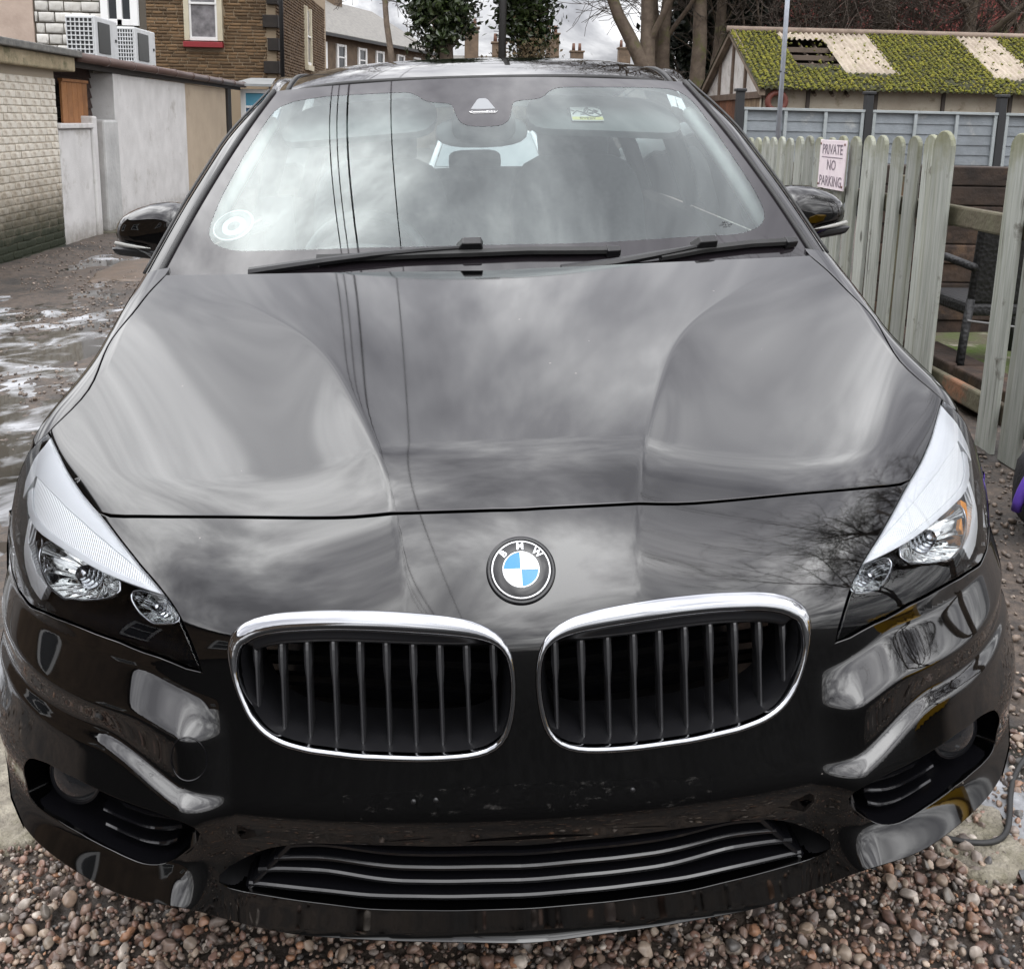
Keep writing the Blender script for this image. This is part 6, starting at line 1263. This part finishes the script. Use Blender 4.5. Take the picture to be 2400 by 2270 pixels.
rel(slab('tie_beam',(SX0-.02,19.05,1.90),(SX0+.08,23.95,2.03),DT,bevel=.006),SD_)
for a,b in ((18.9,21.5),(24.1,21.5)):
    za,zb=gz_(a)-.02,gz_(b)+.02; mb=MB(); mb.hexa([(SX0-.10,a,za-.12),(SX0+.02,a,za-.12),(SX0+.02,b,zb-.14),(SX0-.10,b,zb-.14),(SX0-.10,a,za),(SX0+.02,a,za),(SX0+.02,b,zb),(SX0-.10,b,zb)]); rel(mb.build('barge_board',mat('barge',(.22,.17,.13),.8,vary=(.13,.10,.07),vscale=4)),SD_)
RB=obj_random(mat('red_boards',(.17,.065,.03),.7,vary=(.10,.04,.02),vscale=6,bump=.4),.35); TB=mat('tan_board',(.24,.17,.10),.8,vary=(.12,.08,.05),vscale=5)
for i in range(26):
    y=19.15+i*.185; rel(slab('board',(SX0+.03,y,-.1),(SX0+.06,y+.17,1.90),RB if y>20.3 else TB,bevel=.004),SD_)
o=mesh_obj('hose_reel',*tube_geo([(5.98+.17*math.cos(t),18.93,1.83+.17*math.sin(t)) for t in np.linspace(0,2*math.pi,24,endpoint=False)],.06,8,False,True),mat('orange_hose',(.11,.028,.018),.6),None,True); tag(o,'red coiled hose hanging on the shed wall beneath the eave','hose')
# corrugated sheets: bare ones, mossy ones, and a hole with rafters
BARE=mat('bare_sheet',(.42,.36,.29),.75,vary=(.29,.24,.19),vscale=4,stain=((.15,.16,.04),6,.55,.7)); MOSSM=mat('moss_sheet',(.045,.045,.016),.9,vary=(.022,.022,.010),vscale=9,bump=1.,bscale=30)
pit=.115; sl_n=np.array([0,-(RZ-EZ),(SYR-SY0)]); sl_n/=np.linalg.norm(sl_n)
def sheet(x0,x1,v0,v1,material,name='roof_sheet',lift=0.):
    xs=np.arange(x0,x1+.001,pit/6); vs=np.linspace(v0,v1,6); V=[]
    for x in xs:
        for v in vs:
            y=SY0-.18+(SYR-SY0+.18)*v; z=EZ-.06+(RZ-EZ+.06)*v; h=.022*math.sin(x/pit*2*math.pi)+lift; V.append((x,y+sl_n[1]*h,z+sl_n[2]*h))
    F=grid_faces(len(xs),6); o=mesh_obj(name,V,F,material,None,True); s_=o.modifiers.new('solid','SOLIDIFY'); s_.thickness=.008; rel(o,SD_)
hole=(6.62,7.55,.38,.80)
edges=[SX0-.12,6.62,7.55,8.62,9.55,10.5,11.45,12.4,14,SX1]
for i,(a,b) in enumerate(zip(edges[:-1],edges[1:])):
    if i==1:
        sheet(a,b+.02,0,.40,MOSSM); sheet(a,b+.02,.86,1,BARE)
    elif i==2: sheet(a,b+.02,.28,1,BARE,lift=.004); sheet(a,b+.02,0,.30,MOSSM)
    elif i==5: sheet(a,b+.02,.22,1,BARE,lift=.004); sheet(a,b+.02,0,.24,MOSSM)
    else: sheet(a,b+.02,0,1,MOSSM)
for v in (.46,.60,.74): 
    y=SY0-.18+(SYR-SY0+.18)*v; z=EZ-.06+(RZ-EZ+.06)*v-.09; rel(slab('purlin',(SX0,y-.04,z-.05),(SX1,y+.04,z+.05),mat('purlin',(.10,.075,.055),.8),bevel=.004),SD_)
for x in (6.75,7.1,7.4): 
    tv,tf=tube_geo([(x,SY0,EZ-.16),(x+.02,SYR,RZ-.2)],.035,6); rel(mesh_obj('rafter',tv,tf,mat('purlin',(.10,.075,.055)),None),SD_)
tv,tf=tube_geo([(SX0-.15,SYR,RZ+.02),(SX1,SYR,RZ+.02)],.07,8); rel(mesh_obj('ridge_cap',tv,tf,mat('ridge',(.26,.20,.16),.8,vary=(.17,.13,.10),vscale=4),None,True),SD_)
mb=MB(); mb.box((SX0,SYR,-.1),(SX1,SY1,2.1)); 
bk=MB(); bk.hexa([(SX0-.12,SYR,RZ-.02),(SX1,SYR,RZ-.02),(SX1,SY1+.2,EZ-.1),(SX0-.12,SY1+.2,EZ-.1),(SX0-.12,SYR,RZ),(SX1,SYR,RZ),(SX1,SY1+.2,EZ-.08),(SX0-.12,SY1+.2,EZ-.08)]); rel(bk.build('back_roof',MOSSM),SD_)
# moss cushions
MO_=island_mat('moss_clump',[(.035,.042,.008),(.17,.165,.014),(.095,.105,.011),(.23,.205,.022),(.020,.022,.008),(.13,.13,.012),(.055,.05,.014)],.95,.8,60)
rr=np.random.default_rng(5); n=26000; x=rr.uniform(SX0-.1,13.0,n); v=rr.uniform(0,1,n)**.9
def bare(x,v): 
    e=(fbm(x*3,v*6,71)-.5)*.25
    return ((x>6.62)&(x<7.55)&(v>.36+e*.5)&(v<1.1))|((x>7.5)&(x<8.55)&(v>.27+e))|((x>10.52)&(x<11.4)&(v>.2+e))
k=(~bare(x,v)|(rr.random(n)<.03))&((np.sin(x/pit*2*np.pi)>-.15)|(rr.random(n)<.12))&(fbm(x*2.2,v*7,77)+.25*rr.random(n)>.42); x,v=x[k],v[k]
h=.022*np.sin(x/pit*2*np.pi)+.006; s=rr.uniform(.018,.045,len(x)); y=SY0-.18+(SYR-SY0+.18)*v; z=EZ-.06+(RZ-EZ+.06)*v
o=scatter('moss',np.stack([x,y+sl_n[1]*h,z+sl_n[2]*h],-1),s,0,41,MO_,8,.4); rel(o,SD_); o['kind']='stuff'
# ------------------------------------------------------------------ trees, far houses, cables, the car behind
BARK=mat('bark',(.085,.062,.045),.85,vary=(.15,.115,.085),vscale=6,bump=.9,bscale=22,stain=((.10,.105,.03),2.2,.56,.70))
TWIG=mat('twigs',(.060,.046,.036),.8,vary=(.095,.075,.06),vscale=4)
def grow(seed,start,direc,length,rad,level,maxl,out,spread=.9,up=.25,nch=(4,6),wob=.16,seg=7):
    rr=np.random.default_rng(seed); d=np.array(direc,float); d/=np.linalg.norm(d); P=[np.array(start,float)]; st=length/seg
    for i in range(seg):
        d=d+rr.normal(size=3)*wob+np.array([0,0,up*.35]); d/=np.linalg.norm(d); P.append(P[-1]+d*st)
    R=rad*np.linspace(1,.38 if level<maxl else .15,seg+1); out.append((level,np.array(P),R))
    if level>=maxl: return
    n=rr.integers(nch[0],nch[1]+1)
    for k in range(n):
        f=rr.uniform(.30 if level else .42,1.0); i=min(int(f*seg),seg-1); q=P[i]+(P[i+1]-P[i])*(f*seg-i); ax=P[i+1]-P[i]; ax/=np.linalg.norm(ax)
        v=rr.normal(size=3); v-=ax*(v@ax); v/=np.linalg.norm(v); nd=ax*rr.uniform(.45,.9)+v*spread*rr.uniform(.6,1.1)
        grow(seed*31+k*7+level+1,q,nd,length*rr.uniform(.42,.68),R[i]*rr.uniform(.45,.65),level+1,maxl,out,spread,up,nch,wob*1.15,max(4,seg-1))
def build_tree(name,label,base,stems,seed,maxl=4,group=None,nch=(4,6),sides=(10,7,4,3,3,3),cat='tree',spread=.9,wob=.12,up=.25,minr=.006):
    T=empty(name,base); tag(T,label,cat,group); segs=[]
    for i,(off,dr,ln,rd) in enumerate(stems): grow(seed+i*101,off,dr,ln,rd,0,maxl,segs,spread,up,nch,wob)
    for i,s in enumerate([s for s in segs if s[0]==0]):
        V,F=tube_geo(s[1],s[2],10); mesh_obj('trunk',V,F,BARK,T,True)
    for lv,nm in ((1,'limbs'),(2,'branches')):
        mb=MB()
        for s in segs:
            if (s[0]==1 and lv==1) or (s[0]>=2 and lv==2): V,F=tube_geo(s[1],np.maximum(s[2],minr),sides[s[0]],False); mb.add(V,F)
        if mb.v:
            o=mb.build(nm,BARK if lv==1 else TWIG,T,True)
            o['kind']='stuff'
    return T
# foliage made of single leaves
def leaves(name,pts,size,seed,material,parent,droop=.3):
    r=np.random.default_rng(seed); n=len(pts); a=r.normal(size=(n,3)); a/=np.linalg.norm(a,axis=1,keepdims=True); b=r.normal(size=(n,3)); b-=a*(a*b).sum(1,keepdims=True); b/=np.linalg.norm(b,axis=1,keepdims=True)
    s=(size*r.uniform(.6,1.3,n))[:,None]; c=np.cross(a,b)
    V=np.stack([pts-a*s,pts+b*s*.55+c*s*.12,pts+a*s,pts-b*s*.55+c*s*.12],1).reshape(-1,3); i=np.arange(n)*4
    F=np.stack([i,i+1,i+2,i+3],-1); me=bpy.data.meshes.new(name); me.from_pydata(V.tolist(),[],F.tolist()); me.materials.append(material); me.update(); o=bpy.data.objects.new(name,me); COL.objects.link(o); o.parent=parent; o['kind']='stuff'; return o
IVY=island_mat('ivy_leaf',[(.012,.022,.008),(.035,.055,.015),(.022,.035,.010),(.055,.075,.022),(.010,.014,.007),(.030,.045,.014)],.35,.1,10,.2)
DKG=island_mat('evergreen_leaf',[(.006,.010,.006),(.016,.026,.012),(.010,.016,.008),(.024,.034,.016)],.5,.1,10,.2)
BRUSH=island_mat('brown_brush',[(.06,.04,.02),(.12,.085,.04),(.09,.06,.03),(.05,.05,.02)],.8,.1,10,.2)
def clumps(n,c,r,k,seed,cr=.35):
    """leaf positions gathered in clumps through an ellipsoid volume"""
    rr=np.random.default_rng(seed); q=rr.normal(size=(k,3)); q/=np.linalg.norm(q,axis=1,keepdims=True); q*=rr.random((k,1))**.45; C_=np.array(c)+q*np.array(r)
    i=rr.integers(0,k,n); p=C_[i]+rr.normal(size=(n,3))*cr*rr.uniform(.5,1.2,(k,1))[i]; return p
def ivy_tree(label,x,y,w,z0,z1,seed,n=9000,extra=None,material=IVY):
    T=empty('ivy_tree',(x,y,0)); tag(T,label,'tree'); V,F=tube_geo([(0,0,-.2),(.1,0,2.5),(-.05,0,z1*.9)],[.22,.18,.06],8); mesh_obj('trunk',V,F,BARK,T,True)
    leaves('crown',clumps(n,(0,0,(z0+z1)/2),(w,w*.8,(z1-z0)/2),90,seed,.22),.085,seed,material,T)
    tw=MB(); rr=np.random.default_rng(seed)
    for k in range(40):
        a=rr.uniform(0,6.28); zz=rr.uniform(z0,z1); p=[(0,0,zz-.4),(math.cos(a)*w*.6,math.sin(a)*w*.6,zz),(math.cos(a)*w*1.3,math.sin(a)*w*1.3,zz+rr.uniform(-.2,.5))]; V,F=tube_geo(p,[.02,.012,.006],4,False); tw.add(V,F)
    o=tw.build('twigs',TWIG,T); o['kind']='stuff'; return T
ivy_tree('ivy clad tree with dark glossy leaves left of the black pole',-.55,25,.75,2.2,7.5,3,12000)
ivy_tree('narrower ivy clad tree just right of the black pole',1.45,25.5,.62,2.6,7.2,5,9000)
T=empty('brown_hedge',(1.35,24.6,0)); tag(T,'brown leafless hedge below the ivy clad tree','hedge'); leaves('twiggy_mass',clumps(4500,(0,0,2.1),(.95,.5,1.3),40,15,.25),.05,7,BRUSH,T)
PO=empty('utility_pole',(.86,24.0,0)); tag(PO,'black utility pole between the two ivy clad trees','pole'); V,F=tube_geo([(0,0,-.2),(.0,0,8.5)],[.10,.08],10); mesh_obj('shaft',V,F,mat('black_pole',(.015,.014,.013),.6),PO,True); mb=MB(); mb.box((-.7,-.05,7.6),(.7,.05,7.7)); mb.build('crossarm',mat('black_pole',(.015,.014,.013)),PO)
build_tree('bare_tree','slender bare tree with sweeping twigs in front of the terraced row',(-1.75,24,-.1),[((0,0,0),(.02,0,1),6.5,.11)],11,4,nch=(6,8),wob=.10,spread=1.1,up=.05)
build_tree('bare_tree','bare tree with a mossy forked trunk leaning left, right of the sky gap',(4.65,24.5,-.1),[((0,0,0),(-.02,0,1),7,.26),((-.05,.1,2.3),(-.42,0,.85),4.5,.20)],23,4,nch=(5,7),wob=.07)
build_tree('bare_tree','many stemmed bare tree with thick brown trunks left of the mossy shed',(5.35,25.2,-.1),[((-.35,0,0),(-.06,0,1),7,.22),((-.05,.1,0),(-.01,.05,1),7.5,.19),((.2,-.1,0),(.10,0,1),8,.24),((.35,.1,0),(.20,.03,1),8,.20)],37,4,nch=(4,6),wob=.06)
T=empty('evergreen_tree',(6.9,27.5,0)); tag(T,'dark dense evergreen behind the gable of the mossy shed','tree'); V,F=tube_geo([(0,0,-.2),(0,0,5)],[.25,.1],8); mesh_obj('trunk',V,F,BARK,T,True); leaves('crown',clumps(15000,(0,0,3.4),(1.7,1.2,3.0),120,19,.35),.11,9,DKG,T)
labels=['tangled bare thicket directly behind the mossy shed ridge, leftmost of the thickets','bare twiggy thicket behind the middle of the mossy roof','bare thicket behind the bare roof sheets at the right']
for i,(x,y) in enumerate(((8.1,26.5),(9.6,27.5),(12.0,26.8))):
    build_tree('bare_thicket',labels[i],(x,y,-.1),[((q*.35,0,0),(q*.12,0,1),4.6+abs(q)*.4,.06) for q in (-2,-1,0,1,2)],51+i*13,3,'thickets behind the mossy shed',nch=(7,9),cat='shrub',spread=1.0,wob=.14,minr=.008)
build_tree('bare_tree','thick dark ivy wrapped trunk rising behind the mossy roof',(10.75,26.0,-.1),[((0,0,0),(.01,0,1),9,.36)],71,4,nch=(6,8),wob=.05)
build_tree('bare_tree','bare tree with long slanting limbs behind the right end of the shed',(12.6,25.5,-.1),[((0,0,0),(.10,0,1),8,.22),((0,.1,1.6),(.75,0,.65),6,.17),((.1,0,2.2),(.55,.1,.8),6,.15)],83,4,nch=(5,7),wob=.07)
# trees behind the photographer; they show in the paint
build_tree('bare_tree','bare tree mirrored in the right side of the bumper',(13.5,-3.0,0),[((0,0,0),(-.08,.05,1),9,.26),((0,0,1.8),(.3,.2,.9),7,.18)],97,4,nch=(5,7),wob=.09)
build_tree('bare_tree','tall bare tree whose branches are mirrored in the right wing',(10.2,2.2,0),[((0,0,0),(-.05,.02,1),8,.30),((0,.1,2.0),(-.25,.1,.9),6,.2),((0,-.1,1.5),(.05,-.4,.9),6,.2)],113,4,nch=(5,7),wob=.09)
RBD=slab('red_building',(13.2,44,-.2),(30,52,9),mat('red_brick',(.17,.035,.028),.85,vary=(.12,.025,.02),vscale=3,bump=.4)); tag(RBD,'dark red building half hidden by bare trees at the top right','building')
# far houses with chimneys
for i,(x0,x1,y,ez,rz,chs,lab) in enumerate(((-2.5,3.6,66,4.2,5.4,((-1.6,6.9),(0.6,7.2),(2.4,6.3)),'distant dark stone terrace with three chimneys behind the ivy clad trees'),(3.8,10.5,74,4.3,5.5,((4.6,6.6),(6.6,7.6),(8.4,6.4)),'distant house with tall chimney pots in the gap of sky'),(11,19,78,4.4,5.6,((12.5,7.0),(15.5,6.8)),'distant slate roofed house behind the many stemmed tree'))):
    H=empty('distant_house',(0,y,0)); tag(H,lab,'house'); mb=MB(); mb.box((x0,0,-.3),(x1,6,ez)); mb.build('wall',TW,H)
    mb=MB(); mb.hexa([(x0-.2,-.3,ez),(x1+.2,-.3,ez),(x1+.2,3,rz),(x0-.2,3,rz),(x0-.2,-.3,ez+.12),(x1+.2,-.3,ez+.12),(x1+.2,3,rz+.12),(x0-.2,3,rz+.12)]); rf=mb.build('roof',mat('slate',(.12,.115,.105)),H)
    for cx_,cz_ in chs:
        c=slab('chimney',(cx_-.45,2.4,rz-.8),(cx_+.45,3.3,cz_),TW,H,.02)
        slab('chimney_cap',(cx_-.53,2.32,cz_),(cx_+.53,3.38,cz_+.12),TW,c,.02)
        for q in (-.25,.2): tv,tf=tube_geo([(cx_+q,2.85,cz_+.1),(cx_+q,2.85,cz_+.65)],[.13,.10],8); mesh_obj('chimney_pot',tv,tf,mat('clay_pot',(.12,.06,.04),.8),c,True)
    for k in range(3): 
        xq=x0+.8+k*(x1-x0-1.6)/2.5; slab('window',(xq,-.04,2.6),(xq+.9,.02,3.9),mat('dark_pane',(.04,.043,.047)),H,.01)
# overhead cables: three strung close together, one apart, and a bundle crossing the sky gap
CBL=mat('cable_black',(.008,.008,.008),.6)
def cable(a,b,sag,rad,label,group='cables overhead'):
    a,b=np.array(a,float),np.array(b,float); t=np.linspace(0,1,60)[:,None]; P=a+(b-a)*t; P[:,2]-=sag*4*(t*(1-t))[:,0]; V,F=tube_geo(P,rad,6); o=mesh_obj('overhead_cable',V,F,CBL,None,True); tag(o,label,'cable',group)
for i,x in enumerate((-2.12,-2.02,-1.88)): cable((x,-26,6.6),(x-.15,30,7.2),.35,.008+.005*(i==2),('left of three','middle of three','thicker right of three')[i]+' close cables mirrored as dark lines in windscreen and bonnet')
cable((-1.35,-26,6.9),(-1.50,30,7.4),.3,.008,'single thin cable mirrored right of the three close ones')
for i in range(3): cable((1.05,24,7.6-.25*i),(13.0,62,7.0-.5*i),.5,.018,('uppermost','middle','lowest')[i]+' of three thin cables crossing the gap of sky')
PB=empty('utility_pole',(-1.9,-26,0)); tag(PB,'wooden utility pole behind the photographer carrying the cables','pole'); V,F=tube_geo([(0,0,-.3),(0,0,7.4)],[.13,.10],10); mesh_obj('shaft',V,F,BARK,PB,True); mb=MB(); mb.box((-.5,-.06,6.5),(.8,.06,6.61)); mb.build('crossarm',BARK,PB)
# pale car parked further back, seen through the rear window
WC=empty('white_car',(.25,10.6,float(gbase(.25,11.5))-.02)); tag(WC,'white car parked behind, seen through the black car','car')
WP=mat('white_paint',(.75,.76,.77),.15); 
prof=[(0,.25,.62,.78),(.08,.22,.78,.84),(.25,.20,.85,.86),(.95,.20,.98,.88),(1.05,.20,1.0,.88)]
V=[]
for y,zb,zt,hw in prof+[(3.9,.25,1.02,.86),(4.1,.3,.9,.80)]:
    V+=[(-hw,y,zb),(-hw*1.0,y,zb+(zt-zb)*.7),(-hw*.90,y,zt-.02),(-hw*.5,y,zt),(hw*.5,y,zt),(hw*.90,y,zt-.02),(hw,y,zb+(zt-zb)*.7),(hw,y,zb)]
F=grid_faces(7,8)+[tuple(range(8))[::-1],tuple(48+i for i in range(8))]; mesh_obj('body',V,F,WP,WC,True)
V=[(-.66,1.0,1.0),(.66,1.0,1.0),(.54,1.75,1.42),(-.54,1.75,1.42)]; mesh_obj('windscreen',V,[(0,1,2,3)],mat('pale_glass',(.18,.20,.21),.05,ior=1.9),WC)
mb=MB(); mb.hexa([(-.56,1.75,1.40),(.56,1.75,1.40),(.54,3.6,1.40),(-.54,3.6,1.40),(-.52,1.78,1.45),(.52,1.78,1.45),(.5,3.55,1.45),(-.5,3.55,1.45)]); mb.build('roof',WP,WC,bevel=.02)
for s in (1,-1):
    V,F=tube_geo([(s*.72,.95,.98),(s*.57,1.74,1.42)],.035,8); mesh_obj('pillar',V,F,WP,WC,True); mesh_obj('side_window',[(s*.74,1.1,1.0),(s*.74,3.8,1.0),(s*.55,3.5,1.41),(s*.57,1.8,1.41)],[(0,1,2,3)],DARKGL,WC)
    mb=MB(); mb.hexa([(s*.5,-.01,.62),(s*.78,.06,.62),(s*.78,.10,.62),(s*.5,.03,.62),(s*.5,.06,.74),(s*.78,.14,.74),(s*.78,.18,.74),(s*.5,.10,.74)]); mb.build('headlamp',mat('fog_lens',(.1,.1,.1)),WC)
    for y in (.8,3.3): V,F=tube_geo([(s*.70,y,.31),(s*.88,y,.31)],.31,24); mesh_obj('wheel',V,F,RUBBER,WC,True)

# house and grit bin behind and beside the photographer: they show only as reflections in the paint
NB=empty('neighbour_house',(-9.5,-6,0)); tag(NB,'dark stone house behind the photographer, mirrored in the left side of the bumper','house')
mb=MB(); mb.box((-5,-7,-.4),(2.6,10.0,4.3)); mb.build('wall',TW,NB); mb=MB(); mb.hexa([(-5.3,-7.3,4.3),(2.9,-7.3,4.3),(2.9,10.3,4.3),(-5.3,10.3,4.3),(-1.4,-7.3,5.6),(-1.0,-7.3,5.6),(-1.0,10.3,5.6),(-1.4,10.3,5.6)]); mb.build('roof',mat('slate',(.12,.115,.105)),NB)
for yq in (-4.5,-.5,3.5,7.3):
    for zq in (1.1,):
        w=slab('window',(2.58,yq,zq),(2.63,yq+1.1,zq+1.4),mat('dark_pane',(.04,.043,.047)),NB,.01)
        for lo,hi in (((2.59,yq-.08,zq-.08),(2.67,yq+.06,zq+1.48)),((2.59,yq+1.04,zq-.08),(2.67,yq+1.18,zq+1.48)),((2.59,yq+.06,zq+.66),(2.66,yq+1.04,zq+.74)),((2.59,yq+.06,zq-.08),(2.66,yq+1.04,zq+.04)),((2.59,yq+.06,zq+1.36),(2.66,yq+1.04,zq+1.48))): slab('frame',lo,hi,WF,w,.01)
GB=empty('grit_bin',(3.7,-.8,.14)); tag(GB,'yellow plastic grit bin mirrored in the right corner of the bumper','bin')
YP=mat('yellow_plastic',(.62,.36,.015),.4,vary=(.55,.31,.012),vscale=5)
mb=MB(); mb.hexa([(-.32,-.40,0),(.32,-.40,0),(.32,.40,0),(-.32,.40,0),(-.38,-.47,.55),(.38,-.47,.62),(.38,.47,.62),(-.38,.47,.55)]); mb.build('tub',YP,GB,bevel=.03)
mb=MB(); mb.hexa([(-.43,-.51,.555),(.42,-.51,.625),(.42,.51,.625),(-.43,.51,.555),(-.38,-.47,.64),(.38,-.47,.76),(.38,.47,.76),(-.38,.47,.64)]); mb.build('lid',YP,GB,bevel=.03)
